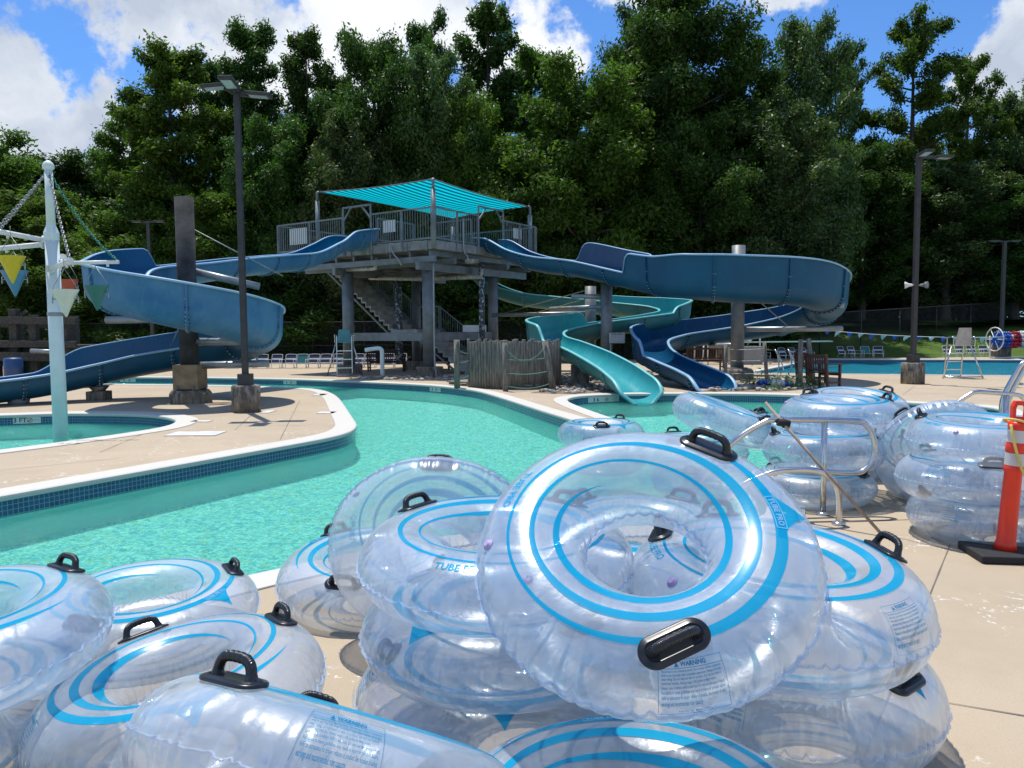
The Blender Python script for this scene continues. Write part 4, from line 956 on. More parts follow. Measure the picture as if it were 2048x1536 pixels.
PR = {
 'tall_a': tree_proto('t', 11, 20, 6.5, .16, 46, 61200, 0.133, 1), 'tall_b': tree_proto('t', 23, 20, 5.5, .16, 42, 54400, 0.133, 0), 'tall_c': tree_proto('t', 37, 20, 7.0, .20, 40, 54400, 0.141, 0),
 'broad_a': tree_proto('b', 51, 17, 10, .10, 52, 81600, 0.141, 0, sparse=1.1), 'broad_b': tree_proto('b', 67, 17, 9, .08, 52, 78200, 0.133, 2, sparse=1.1), 'broad_c': tree_proto('b', 71, 14, 9, .05, 46, 71400, 0.133, 1, sparse=1.05),
 'airy': tree_proto('a', 83, 20, 7.5, .30, 30, 35700, 0.141, 1, sparse=.85), 'dense': tree_proto('d', 97, 22, 11, .10, 66, 102000, 0.148, 0, sparse=1.2), 'bush': tree_proto('u', 101, 5, 5.5, .03, 26, 25500, 0.111, 0, sparse=.8, lobes=1.0), 'shrub': tree_proto('u', 111, 3, 3.6, .02, 22, 15300, 0.081, 2, sparse=.7)}
PH = {'tall_a': 20, 'tall_b': 20, 'tall_c': 20, 'broad_a': 17, 'broad_b': 17, 'broad_c': 14, 'airy': 20, 'dense': 22, 'bush': 5, 'shrub': 3}
PW = {'tall_a': 6.5, 'tall_b': 5.5, 'tall_c': 7, 'broad_a': 10, 'broad_b': 9, 'broad_c': 9, 'airy': 7.5, 'dense': 11, 'bush': 5.5, 'shrub': 3.6}
rt_ = random.Random(5)
def tree(kind, px, top, D, wpx, label, group='trees behind the pool', name='tree', cat='tree', rz=None, zb=None):
    """a tree whose tip stands over column px at row top, crown wpx wide"""
    p = P(px, top, D); z0 = hill(p.x, p.y)-.05 if p.y > 43 else -.1
    if zb is not None: z0 = zb
    h = p.z-z0; e = empty(name, (p.x, p.y, z0), rt_.uniform(0, 6.28) if rz is None else rz, label=label, category=cat, group=group)
    sx = wpx/FPX*D/PW[kind]; e.scale = (sx, sx, h/PH[kind]/1.02)
    tm, lm = PR[kind]
    for n_, d_ in (('trunk', tm), ('crown', lm)):
        o = bpy.data.objects.new(n_, d_); col.objects.link(o); o.parent = e
    return e
TL = [ # kind, px, top, D, crown width px, label
 ('broad_c', -60, 292, 50, 330, 'round tree at the left edge behind the white splash post'), ('broad_a', 120, 318, 58, 300, 'low dark tree under the left clouds, right of the splash post'), ('broad_b', 225, 345, 60, 230, 'small dull tree in the dip between clouds and the tall left tree'),
 ('broad_c', 60, 400, 46, 300, 'yellow green bushy tree behind the hanging buckets'), ('broad_c', 240, 430, 45, 260, 'yellow green bushy tree behind the left slide coil'),
 ('tall_a', 335, 72, 47, 215, 'tall feathery tree left of the near lamp pole, leftmost of the tall ones'), ('tall_a', 262, 190, 50, 150, 'shorter feathery tree at the left flank of the tall group'),
 ('tall_b', 492, 30, 50, 150, 'tall slim tree directly behind the near lamp pole'), ('tall_b', 418, 105, 54, 120, 'slim tree just left of the near lamp pole top'), ('tall_b', 612, 44, 48, 140, 'tall slim tree right of the near lamp pole'),
 ('tall_c', 665, 130, 55, 130, 'slim dark tree between the lamp pole and the shade sail'), ('broad_a', 745, 78, 46, 230, 'large round dark tree above the left end of the shade sail'), ('tall_c', 855, 18, 52, 130, 'narrow high treetop above the shade sail peak'),
 ('broad_b', 860, 105, 46, 200, 'leafy tree directly above the shade sail peak'), ('tall_b', 975, -12, 50, 165, 'very tall tree right of the shade sail peak, cut by the top edge'), ('tall_a', 1060, 82, 53, 150, 'feathery tree left of the gap of blue sky'),
 ('tall_a', 1125, 118, 55, 110, 'lower feathery tree beside the gap of blue sky'), ('broad_c', 1190, 165, 45, 330, 'bright olive tree with drooping sprays in the middle, lower than its neighbours'), ('dense', 1370, -45, 48, 330, 'biggest darkest tree, right of the middle, cut by the top edge'),
 ('dense', 1285, 10, 52, 190, 'left shoulder of the big dark tree group, a dense tree'), ('tall_c', 1490, 60, 50, 170, 'dark tree right behind the biggest tree'), ('broad_b', 1612, 42, 50, 210, 'silvery leaved tall tree right of the biggest tree'),
 ('airy', 1690, 90, 49, 120, 'thin airy treetop between the silvery tree and the gap'), ('broad_b', 1560, 220, 45, 260, 'silvery leaved lower tree above the navy slide'), ('airy', 1830, 28, 47, 190, 'tall airy tree with bare limbs behind the far lamp pole'),
 ('airy', 1940, 104, 50, 130, 'airy tree right of the far lamp pole'), ('broad_b', 2020, 190, 51, 170, 'pale leaved tree at the right edge'), ('broad_b', 2110, 150, 48, 200, 'pale leaved tree beyond the right edge'), ('broad_a', 1730, 300, 46, 240, 'dark lower tree left of the far lamp pole'),
 ('broad_b', 1900, 330, 46, 260, 'dark lower tree right of the far lamp pole'), ('broad_a', 2040, 360, 45, 260, 'dark lower tree in the right corner of the woods'), ('broad_a', 560, 240, 46, 220, 'leafy lower tree behind the near lamp pole'), ('broad_b', 690, 230, 44, 200, 'dense lower tree above the left sail post'),
 ('broad_c', 960, 215, 45, 220, 'dense lower tree above the right half of the sail'), ('broad_a', 1060, 300, 44, 240, 'dark lower tree right of the sail'), ('broad_a', 1400, 250, 45, 260, 'dark lower tree below the biggest tree'), ('broad_c', 420, 400, 45, 230, 'leafy low tree behind the tall left column'), ('broad_b', 330, 330, 50, 160, 'dark low tree behind the top of the left column'),
 ('broad_a', -180, 300, 50, 330, 'dark tree beyond the left edge'), ('broad_a', 2260, 200, 50, 330, 'dark tree beyond the right corner')]
for k_ in TL: tree(*k_[:3], k_[3]+(9 if k_[1] > 1640 else 0), k_[4], k_[5])
# a second belt deeper in, then understorey shrubs
n_ = 0
words = ['far tree seen through a gap behind %s', ]
spots = [(30, 'the splash post'), (150, 'the hanging buckets'), (270, 'the left slide coil'), (520, 'the near lamp pole'), (640, 'the sail post'), (800, 'the sail'), (930, 'the sail peak'), (1010, 'the tower'), (1140, 'the teal slide start'), (1240, 'the olive tree'), (1340, 'the navy slide start'), (1450, 'the right column'), (1550, 'the navy coil'), (1660, 'the silvery tree'), (1780, 'the far lamp pole'), (1880, 'the speakers'), (1990, 'the lifeguard chair')]
for i, (px, w_) in enumerate(spots): tree('dense' if i % 2 else 'broad_a', px, 395-30*(i % 3) if px < 600 or px > 1600 else 250+25*(i % 3), 66, 330, 'deep wood tree seen through gaps behind '+w_, group='trees deeper in the wood')
bl_ = [a_+' at the wood edge '+b_ for a_, b_ in zip(['shaded leafy bush', 'low dark bush']*11, ['beyond the left frame edge', 'behind the timber frame', 'behind the splash post', 'left of the left slide coil', 'behind the left slide coil', 'right of the left coil', 'behind the near lamp pole', 'behind the row of chairs', 'left of the tower legs', 'behind the tower stairs', 'behind the tower front leg', 'behind the log palisade', 'behind the teal slide', 'right of the teal slide', 'behind the navy slide', 'behind the right column', 'behind the diving board', 'behind the pennants', 'left of the far lamp pole', 'behind the lifeguard seat', 'behind the lane line reel', 'beyond the right frame edge'])]
for i in range(22):
    px = -60+i*104; tree('bush', px, 560+(i*37 % 60) if px < 1600 else 640+(i*13 % 20), 44.5+(i % 3) if px < 1600 else 54+(i % 3), 260, bl_[i], group='bushes along the wood edge', name='bush', cat='bush')
def wood():
    rg = random.Random(3); cl_ = [(rg.uniform(-75, 75), rg.uniform(66, 72), rg.uniform(0, 11)*(.8+.3*math.sin(rg.random()*6)), rg.uniform(2.0, 3.4)) for _ in range(420)]
    me = leaves_mesh('far_wood', cl_, 90000, .50, 9, M_LEAF[0]); o = bpy.data.objects.new('far_wood', me); col.objects.link(o); o['kind'] = 'stuff'; o['label'] = 'dark mass of the wood behind the first trees'
wood()
# ---------------------------------------------------------------- smaller things
M_WHITE = simple('white_painted_metal', (.72, .74, .74), .4, var=.12, bump=.05)
M_CHROME = simple('brushed_stainless', (.62, .62, .60), .22, 1.0, var=.12, bump=.05)
M_WOODD = simple('dark_red_stained_wood', (.075, .030, .022), .55, var=.45, scale=8)
t = MT('grey_weathered_wood'); f_ = t.noise(9, 6, .7, vec=t.mapping((3, 3, .35))); M_LOG = t.done(t.bsdf(t.mix(t.ramp(f_, [(.35, 0.0), (.65, 1.0)]), (.10, .09, .078), (.30, .28, .245)), .9, 0, t.bump(f_, .9, .02), .15))
M_PLANK = simple('grey_planks', (.27, .25, .22), .9, var=.4, scale=5)
M_NAVY = simple('navy_straps', (.012, .03, .09), .6); M_TEALS = simple('teal_straps', (.01, .20, .22), .6); M_WSTR = simple('white_straps', (.70, .71, .70), .55, var=.1)
M_ROPE = simple('faded_green_rope', (.12, .26, .20), .9, var=.3, bump=.4, bscale=200)
M_DKPOLE = simple('bronze_painted_pole', (.05, .048, .048), .5, .2, var=.3)
M_LENS = simple('lamp_lens', (.35, .42, .44), .2, var=.1)
M_BLK = simple('black_rubber', (.014, .014, .016), .75, var=.3, bump=.5)

# splash feature ------------------------------------------------
SP = G(122, 872, WZ); SP.z = 0
t = MT('aqua_white_paint'); f_ = t.noise(3, 5, .65); M_AQUA = t.done(t.bsdf(t.mix(t.ramp(f_, [(.35, 0.0), (.7, 1.0)]), (.60, .74, .74), (.72, .82, .81)), .4, 0, t.bump(t.noise(80), .08, .003)))
sp = empty('splash_post', SP, label='white splash post standing in the small pool with arms and hanging buckets', category='water feature')
m = MB(); m.lathe([(.122, -.85), (.118, 1.2), (.112, 3.28)], seg=32); m.lathe([(.112, 3.23), (.128, 3.27), (.128, 3.38), (.08, 3.50), (.075, 3.56)], seg=8, smooth=False); m.lathe([(.074, 3.5), (.064, 4.48)], seg=28); m.build('shaft', M_AQUA, sp)
m = MB(); m.lathe([(.064, 4.46), (.095, 4.49), (.094, 4.54), (.07, 4.59), (.03, 4.62), (.0, 4.625)], seg=24); m.build('cap', M_AQUA, sp)
m = MB(); m.lathe([(.128, 1.93), (.128, 1.99)], seg=28); m.build('clamp_band', M_GALV, sp)
def sploc(px, py, D): q = P(px, py, D); return q-SP
DS = SP.y
ends = [((-.15, 0, 3.05), sploc(-60, 452, DS-.6), .045), ((-.14, 0, 2.98), sploc(-60, 502, DS+.5), .045), ((.15, 0, 2.72), sploc(238, 524, DS+.2), .04), ((.12, -.1, 2.62), sploc(148, 522, DS-1.0), .045), ((.14, .1, 2.8), sploc(150, 527, DS+1.3), .04)]
ends[0] = ((-.15, 0, sploc(88, 480, DS).z), ends[0][1], .045); ends[1] = ((-.14, 0, sploc(88, 489, DS).z), ends[1][1], .045); ends[2] = ((.15, 0, sploc(120, 526, DS).z), ends[2][1], .035)
ends[3] = ((.05, -.16, sploc(107, 537, DS-.2).z), sploc(142, 521, DS-1.1), .045); ends[4] = ((.12, .1, sploc(118, 515, DS+.1).z), sploc(150, 527, DS+1.4), .035)
for a_, b_, r_ in ends:
    m = MB(); m.tube([a_, b_], r_, 14); 
    d = (Vector(b_)-Vector(a_)).normalized(); m.tube([Vector(a_)-d*.02, Vector(a_)+d*.03], r_+.03, 14)
    for k in (.5, .8): q = Vector(a_).lerp(Vector(b_), k); m.tube([q-Vector((0, 0, r_-.01)), q-Vector((0, 0, r_+.045))], .022, 8)
    m.build('spray_arm', M_WHITE, sp)
def chain(par, a, b, sag, mat, name='chain', link=.075, r=.008):
    a, b = Vector(a), Vector(b); L = (b-a).length; n = int(L/(link*.72)); m = MB()
    for k in range(n):
        u = (k+.5)/n; p = a.lerp(b, u)-Vector((0, 0, sag*4*u*(1-u))); u2 = (k+.6)/n; p2 = a.lerp(b, u2)-Vector((0, 0, sag*4*u2*(1-u2)))
        d = (p2-p).normalized(); s_ = d.orthogonal().normalized(); 
        if k % 2: s_ = d.cross(s_)
        pts = [p+d*link*.5*math.cos(q)+s_*link*.28*math.sin(q) for q in [2*PI*j/8 for j in range(8)]]; m.tube(pts, r, 4, closed=True, cap=False)
    return m.build(name, mat, par)
top_ = Vector((0, 0, 4.46)); M_CHN = simple('green_coated_chain', (.03, .26, .20), .5)
for (px, py, dd, sag, mt) in ((-20, 470, -.4, .03, M_GALV), (-40, 500, .4, .05, M_GALV), (140, 520, -.9, .06, M_GALV), (233, 519, .2, .16, M_CHN)):
    chain(sp, top_, sploc(px, py, DS+dd), sag, mt)
def bucket(px0, px1, pyt, pyb, D, c, name, label, hang, side=1):
    """tipping bucket: a flat sided cone hanging point down"""
    a, b, tip = P(px0, pyt, D), P(px1, pyt, D), P((px0+px1)/2+2*side, pyb, D); w = (b-a).length/2; h = a.z-tip.z; ctr = (a+b)/2
    e = empty('tipping_bucket', ctr, label=label, category='bucket', group='tipping buckets on the splash post'); m = MB(); rows = []; M_ = simple(name, c, .38, var=.15)
    for j, (s_, z) in enumerate(((1, 0), (.97, -.04), (.62, -.38), (.31, -.72), (.17, -.88), (.10, -.955), (.05, -.99), (.0, -1.0))): rows.append([Vector((w*s_*math.cos(2*PI*k/28), w*.75*s_*math.sin(2*PI*k/28), z*h)) for k in range(28)])
    m.grid(rows, 0, True, True); rows = [[p*.94 for p in r_] for r_ in rows]; m.grid(rows, 0, True, True); m.build('shell', M_, e)
    m = MB(); m.tube([(-w*.95, 0, -h*.34), (w*.95, 0, -h*.34)], .010, 8)
    for s_ in (-1, 1):
        m.tube([(s_*w*.93, 0, -h*.34), (s_*w*.85, 0, .05), (0, 0, .34)], .005, 6); m.tube([(s_*w*.95, 0, -h*.24), (s_*w*.96, 0, -h*.50)], .012, 6)
    m.tube([(0, 0, .34), (0, 0, hang)], .005, 6); m.build('hanger', M_GALV, e)
bucket(-4, 50, 512, 567, DS-.5, (.62, .50, .015), 'yellow_plastic', 'bright yellow bucket hanging left of the splash post', .5)
bucket(2, 55, 541, 593, DS+.5, (.06, .22, .38), 'dull_blue_plastic', 'dull blue bucket behind the yellow bucket', .5)
bucket(103, 157, 579, 634, DS-1.0, (.62, .68, .60), 'milky_white_plastic', 'milky white bucket in front of the splash post', .5)
bucket(118, 156, 559, 606, DS+1.3, (.50, .07, .035), 'red_plastic', 'red bucket behind the white bucket', .3)
bucket(168, 217, 571, 621, DS+.2, (.02, .17, .15), 'dark_green_plastic', 'dark green bucket in front of the left slide coil', .45)
# lamp poles ----------------------------------------------------
def head(par, c, rz, tilt, w=.50, d=.28):
    M = Matrix.Rotation(rz, 3, 'Z') @ Matrix.Rotation(tilt, 3, 'Y'); c = Vector(c)
    m = MB(); m.box(c, (w, d, .07), M); h = m.build('lamp_head', M_DKPOLE, par, bevel=.015)
    m = MB(); m.box(c-M @ Vector((0, 0, .037)), (w*.72, d*.72, .012), M); m.build('lens', M_LENS, h)
def lamp(px, py, D, top, label, heads, footr, footh, w=.115, extra=None, grp='lamp poles'):
    b_ = P(px, py, D); e = empty('lamp_pole', (b_.x, b_.y, 0), label=label, category='lamp pole', group=grp)
    m = MB(); m.box((0, 0, (top+footh)/2), (w, w, top-footh)); m.build('pole', M_DKPOLE, e, bevel=.012)
    if footr:
        m = MB(); m.box((0, 0, footh+.11), (w+.14, w+.14, .24)); m.build('pole_shoe', M_DKPOLE, e, bevel=.01)
        m = MB(); m.lathe([(footr, -.03), (footr, footh-.03), (footr-.03, footh)], seg=32); m.build('concrete_footing', M_FOOT, e)
    for (x, y, z, rz, ti) in heads:
        m = MB(); m.beam((0, 0, top-.05), (x*.55, y*.55, z), .06, .09); m.build('bracket', M_DKPOLE, e); head(e, (x, y, z), rz, ti)
    return e
D1 = 15.7
lamp(488, 660, D1, 6.42, 'near dark square lamp pole with three flat lamp heads on a concrete drum', [(-.40, -.1, 6.48, .1, -.12), (0, -.42, 6.46, PI/2, .12), (.42, .05, 6.36, 0, .08)], .285, .55)
e = lamp(1828, 660, 22.4, 6.55, 'far dark square lamp pole carrying two loudspeakers, on a concrete drum', [(-.05, -.45, 6.52, PI/2, .1), (.75, .1, 6.52, .15, 0)], .32, .62, .13)
for s_, yaw in ((-1, 2.6), (1, -.9)):
    m = MB(); d = Vector((math.cos(yaw), math.sin(yaw), 0)); c = Vector((.22*s_, -.05, 2.86)); prof = []; rows = []
    u = Vector((0, 0, 1)); v = d.cross(u)
    for t_, r_ in ((-.09, .035), (-.015, .045), (.02, .065), (.07, .09), (.10, .105), (.07, .085), (.015, .035)): rows.append([c+d*t_+(u*math.cos(a)+v*math.sin(a))*r_ for a in [2*PI*k/18 for k in range(18)]])
    m.grid(rows, 0, True, True); m.tube([c, (0, 0, 2.86)], .025, 6); m.build('loudspeaker', M_WHITE if s_ < 0 else M_GALV, e)
for px, top, D, label in ((305, 443, 38, 'thin distant lamp pole left of the tall column, among the trees'), (2003, 482, 41, 'thin distant lamp pole at the right edge, among the trees')):
    z = P(px, top, D).z; lamp(px, 660, D, z, label, [(-.55, 0, z, 0, 0), (.55, 0, z, 0, 0)], 0, 0, .16)
# chairs --------------------------------------------------------
def chair_proto(mat1, mat2):
    e = empty('strap_chair'); U = .0135
    m = MB()
    for s_ in (-.29, .29):
        m.tube(smooth_line([(s_, -.42, 0), (s_, -.30, .02), (s_, .28, .02), (s_, .34, .04)], 3), U, 8)
        m.tube([(s_, -.30, .0), (s_, -.26, .30), (s_, .18, .26)], U, 8); m.tube([(s_, .30, .0), (s_, .22, .27)], U, 8)
        m.tube(smooth_line([(s_*1.08, -.36, .02), (s_*1.08, -.34, .50), (s_*1.08, -.25, .54), (s_*1.08, .26, .52)], 3), U, 8)
    m.tube(smooth_line([(-.27, .18, .26), (-.27, .38, .78), (-.20, .41, .86), (.20, .41, .86), (.27, .38, .78), (.27, .18, .26)], 4), U, 8)
    m.tube([(-.28, -.26, .30), (.28, -.26, .30)], U, 8); m.build('frame', M_WSTR, e)
    def straps(lo_, hi_, f, name):
        m = MB()
        for k in range(lo_, hi_): 
            p = f(k); m.box(p[0], (.55, p[1], .012), Matrix.Rotation(p[2], 3, 'X'), 0 if (k-lo_) % 6 in (0, 5) else 1)
        m.build(name, [mat1, mat2], e)
    straps(0, 8, lambda k: ((0, -.23+.052*k, .295-.005*k), .045, -.09), 'seat_straps'); straps(0, 11, lambda k: ((0, .205+.0185*k, .30+.048*k), .042, 1.2), 'back_straps')
    return e
def place_chairs(proto, spots, group, cat='pool chair'):
    for i, (x, y, rz, label, used) in enumerate(spots):
        o = proto if (proto.get('label') is None) else copy_tree(proto)
        o.location = (x, y, 0.02); o.rotation_euler = (0, 0, rz); o.scale = (.9, .8, .70); tag(o, label=label, category=cat, group=group)
pn, pt = chair_proto(M_WSTR, M_NAVY), chair_proto(M_TEALS, M_TEALS)
D = 35.2
row = [(463, 'leftmost navy strap chair of the back row, by the slide bracket'), (495, 'navy strap chair just right of the near lamp pole'), (521, 'second navy strap chair right of the near lamp pole'), (549, 'third navy strap chair right of the lamp pole'), (577, 'fourth navy strap chair, left neighbour of the teal chair'),
    (625, 'navy strap chair just right of the teal chair'), (649, 'navy strap chair left of the steel lifeguard seat'), (674, 'navy strap chair seen through the steel lifeguard seat'), (714, 'navy strap chair just right of the steel lifeguard seat'), (738, 'navy strap chair behind the bent shower pipe'), (775, 'navy strap chair behind the left bench'), (800, 'rightmost navy strap chair behind the bench')]
place_chairs(pn, [(P(px, 660, D).x, D, random.Random(i).uniform(-.08, .08), l_, 0) for i, (px, l_) in enumerate(row)], 'strap chairs along the back fence')
row = [(1900, 43.6, 0, 'navy and white chair left behind the lifeguard seat, far lawn'), (1925, 43.6, 0, 'second navy and white chair behind the lifeguard seat, far lawn'), (1948, 43.6, 0, 'third navy and white chair right of the lifeguard seat, far lawn'), (1973, 43.8, 0, 'fourth navy and white chair, nearest the lane line reel'),
    (1690, 43.4, .5, 'chair turned sideways across the lap pool, leftmost'), (1710, 43.4, .4, 'navy chair across the lap pool beside the teal chair'), (1757, 43.4, -.4, 'navy chair across the lap pool right of the teal chair'), (1526, 40.5, .6, 'navy chair below the diving board end'), (1572, 41, .5, 'left chair of three under the diving board tip'), (1592, 41, .5, 'middle chair of three under the diving board tip'), (1614, 41, .5, 'right chair of three under the diving board tip')]
place_chairs(pn, [(P(px, 660, D_).x, D_, rz, l_, 0) for px, D_, rz, l_ in row], 'strap chairs round the lap pool')
place_chairs(pt, [(P(601, 660, D).x, D, 0, 'teal strap chair in the navy row along the back fence', 0), (P(1735, 660, 43.4).x, 43.4, 0, 'teal strap chair across the lap pool', 0)], 'teal strap chairs')
# wooden benches and armchairs ----------------------------------
def bench(name, label, loc, rz, L, cat, group=None):
    e = empty(name, loc, rz, label=label, category=cat, group=group)
    for s_ in (-1, 1):
        x = s_*(L/2-.03); m = MB(); m.box((x, -.24, .32), (.06, .06, .64)); m.build('leg', M_WOODD, e); m = MB(); m.beam((x, .22, 0), (x, .32, .92), .06, .06); m.build('leg', M_WOODD, e)
        m = MB(); m.box((x, -.02, .66), (.08, .62, .035)); m.build('armrest', M_WOODD, e); m = MB(); m.box((x, 0, .16), (.04, .46, .05)); m.build('side_rail', M_WOODD, e)
    m = MB()
    for k in range(6): m.box((0, -.24+k*.085, .42+.002*k), (L-.02, .07, .022))
    m.box((0, -.255, .375), (L-.1, .025, .07)); m.build('seat', M_WOODD, e)
    m = MB(); T_ = lambda z: (0, .25+(z-.45)*.13, z); m.box(T_(.88), (L-.1, .03, .08)); m.box(T_(.50), (L-.1, .03, .05))
    n = int(L/.09)
    for k in range(n): x = -L/2+.1+(L-.2)*k/(n-1); m.beam((x, .255, .5), (x, .302, .86), .035, .016)
    m.build('backrest', M_WOODD, e); return e
g = G(1668, 776); bench('wooden_armchair', 'dark wooden armchair at the near right of the lap pool, empty', (g.x-.25, g.y+.1, 0), R(118), .72, 'armchair', 'dark wooden armchairs')
g = G(1622, 765); bench('wooden_armchair', 'dark wooden armchair half hidden by the garden posts', (g.x, g.y, 0), R(112), .72, 'armchair', 'dark wooden armchairs')
bench('wooden_bench', 'dark wooden bench behind the navy slide end', (P(1408, 660, 30.5).x, 30.5, 0), PI, 1.5, 'bench', 'dark wooden benches')
bench('wooden_bench', 'left dark bench under the tower stairs', (P(772, 660, 31.6).x, 31.6, 0), PI, 1.5, 'bench', 'dark wooden benches')
bench('wooden_bench', 'right dark bench under the tower, behind the front leg', (P(858, 660, 32.6).x, 33.2, 0), PI, 1.6, 'bench', 'dark wooden benches')
# lifeguard seats ------------------------------------------------
def guard(label, loc, rz, seatm, h, ladder=True, back=.45, s=1.0):
    e = empty('lifeguard_seat', loc, rz, label=label, category='lifeguard seat', group='lifeguard seats'); w = .34
    for sx in (-1, 1):
        m = MB(); m.tube(smooth_line([(sx*w*.8, -.30, 0), (sx*w*.8, -.25, h*.5), (sx*w*.8, -.20, h), (sx*w*.8, -.18, h+.25)], 3), .022, 8); m.build('leg', M_CHROME, e)
        m = MB(); m.tube([(sx*w*1.9, .30, 0), (sx*w*.9, .15, h*.98)], .022, 8); m.build('leg', M_CHROME, e)
        m = MB(); m.tube(smooth_line([(sx*w, -.22, h+.25), (sx*w, .0, h+.28), (sx*w, .28, h+.26), (sx*w, .3, h-.02)], 3), .02, 8); m.build('armrest', M_CHROME, e)
    m = MB()
    for k in (1, 2, 3): m.box((0, -.29+.02*k, h*k/4), (w*1.6, .06, .035))
    m.tube([(-w*1.9, .3, .05), (w*1.9, .3, .05)], .02, 8); m.tube([(-w*.8, -.3, .04), (w*.8, -.3, .04)], .02, 8); m.build('rungs', M_CHROME, e)
    m = MB(); m.box((0, .03, h), (w*1.5, .42, .03)); m.grid([[Vector((x*(1-.25*z), .24+.10*z-.03*math.cos(x*4), h+.02+z*back)) for x in np.linspace(-w*.78, w*.78, 9)] for z in np.linspace(0, 1, 6)]); m.grid([[Vector((x*(1-.25*z), .26+.10*z-.03*math.cos(x*4), h+.02+z*back)) for x in np.linspace(-w*.78, w*.78, 9)] for z in np.linspace(0, 1, 6)]); m.build('seat', seatm, e)
    return e
g = G(690, 752); guard('steel lifeguard seat with teal back in front of the tower left leg', (g.x, g.y, 0), R(12), simple('teal_seat', (.10, .33, .34), .5), 1.25, s=1)
g = G(1915, 756); guard('low lifeguard seat with grey plastic back beside the lap pool', (g.x, g.y, 0), PI, simple('grey_plastic', (.40, .39, .38), .6), 1.05, back=.55)
# bent shower pipe
g = G(765, 755); e = empty('water_spout', (g.x, g.y, 0), label='bent pale pipe spout at the river edge before the tower', category='spout')
m = MB(); m.tube(smooth_line([(0, 0, 0), (0, 0, .85), (-.02, 0, .98), (-.14, 0, 1.04), (-.60, 0, .98)], 4), .075, 14); m.build('pipe', M_AQUA, e); m = MB(); m.lathe([(.14, 0), (.14, .03), (.09, .05)], seg=18); m.build('base_flange', M_GALV, e)
# log palisade ---------------------------------------------------
pal = empty('log_palisade', (0, 0, 0), label='curved stockade of grey weathered logs between the tower and teal slide', category='palisade')
rg = random.Random(8); m = MB(); N_ = 34
for k in range(N_):
    u = k/(N_-1); px = 938+182*u; D_ = 22.9-1.6*math.sin(PI*(.15+.70*u)); x = P(px, 660, D_).x; r_ = rg.uniform(.045, .075); h = 1.36+rg.uniform(-.05, .05)
    lx = rg.uniform(-.02, .02); m.tube([(x, D_, -.02), (x+lx*.5, D_, h*.5), (x+lx, D_+.01, h-.015), (x+lx, D_+.01, h)], [r_*1.05, r_, r_*.97, r_*.8], 8)
m.build('logs', M_LOG, pal)
def post(px, D_, h, r_, label, lean=0, leany=0):
    x = P(px, 660, D_).x; m = MB(); m.tube([(0, 0, -.02), (lean*.5, leany*.5, h*.5), (lean, leany, h)], [r_, r_*.97, r_*.92], 10); o = m.build('timber_post', M_LOG, loc=(x, D_, 0)); tag(o, label=label, category='post', group='timber posts'); return Vector((x+lean, D_+leany, h))
q1 = post(1010, 20.6, 1.30, .075, 'timber post in front of the log palisade'); q2 = post(1106, 20.9, 1.32, .09, 'leaning timber post at the right end of the palisade', -.22); q3 = post(913, 22.0, 1.38, .09, 'timber post left of the log palisade')
r_ = empty('post_rope', (0, 0, 0), label='sagging green ropes strung between palisade posts', category='rope')
def rope(par, a, b, sag, rad=.014, mat=M_ROPE, n=14): 
    m = MB(); a, b = Vector(a), Vector(b); m.tube([a.lerp(b, k/n)-Vector((0, 0, sag*4*(k/n)*(1-k/n))) for k in range(n+1)], rad, 6); return m.build('rope_span', mat, par)
for z1, z2, s_ in ((1.15, 1.15, .34), (.86, .88, .04), (.50, .52, .06), (.16, .18, .10)): rope(r_, (q1.x, q1.y-.08, z1), (q2.x+.15*(1-z2), q2.y-.1, z2), s_)
for z1, z2, s_ in ((1.15, .98, .05), (.75, .78, .04), (.30, .35, .05)): rope(r_, (q3.x, q3.y-.09, z1), (P(938, 660, 22.2).x, 22.1, z2), s_)
# plank landing at the river edge
dk = empty('plank_landing', (0, 0, 0), label='low grey plank landing at the river edge by the palisade', category='landing'); m = MB(); a, b = G(895, 770), G(1062, 779)
d = (b-a).normalized(); nn = Vector((-d.y, d.x, 0))
for k in range(7):
    c0 = a+nn*(.02+.15*k); m.beam((c0.x, c0.y, .11), (c0.x+d.x*(b-a).length*(1-.03*(k % 2)), c0.y+d.y*(b-a).length*(1-.03*(k % 2)), .11), .135, .035)
m.build('planks', M_PLANK, dk); m = MB()
for k in range(5): c0 = a+d*(.1+.24*k*(b-a).length/1.05*.97); m.beam((c0.x, c0.y, .06), (c0.x+nn.x*1.0, c0.y+nn.y*1.0, .06), .09, .07)
m.build('joists', M_PLANK, dk)
# garden posts and wires on the right
ps = [post(1536, 22.6, 1.22, .055, 'leaning timber post in the rock garden, left one', -.10), post(1602, 21.2, 1.33, .07, 'upright timber post in the rock garden, middle one'), post(1630, 21.3, 1.35, .07, 'leaning timber post in the rock garden, right one', -.18), post(1452, 23.3, 1.15, .055, 'timber post left of the right column')]
w_ = empty('post_rope', (0, 0, 0), label='thin wires strung round the rock garden posts', category='rope')
for z in (.30, .68, 1.02):
    for a, b in ((3, 0), (0, 1), (1, 2)): rope(w_, (ps[a].x, ps[a].y-.05, z), (ps[b].x, ps[b].y-.05, z+.03), .02, .008, M_GALV, 6)
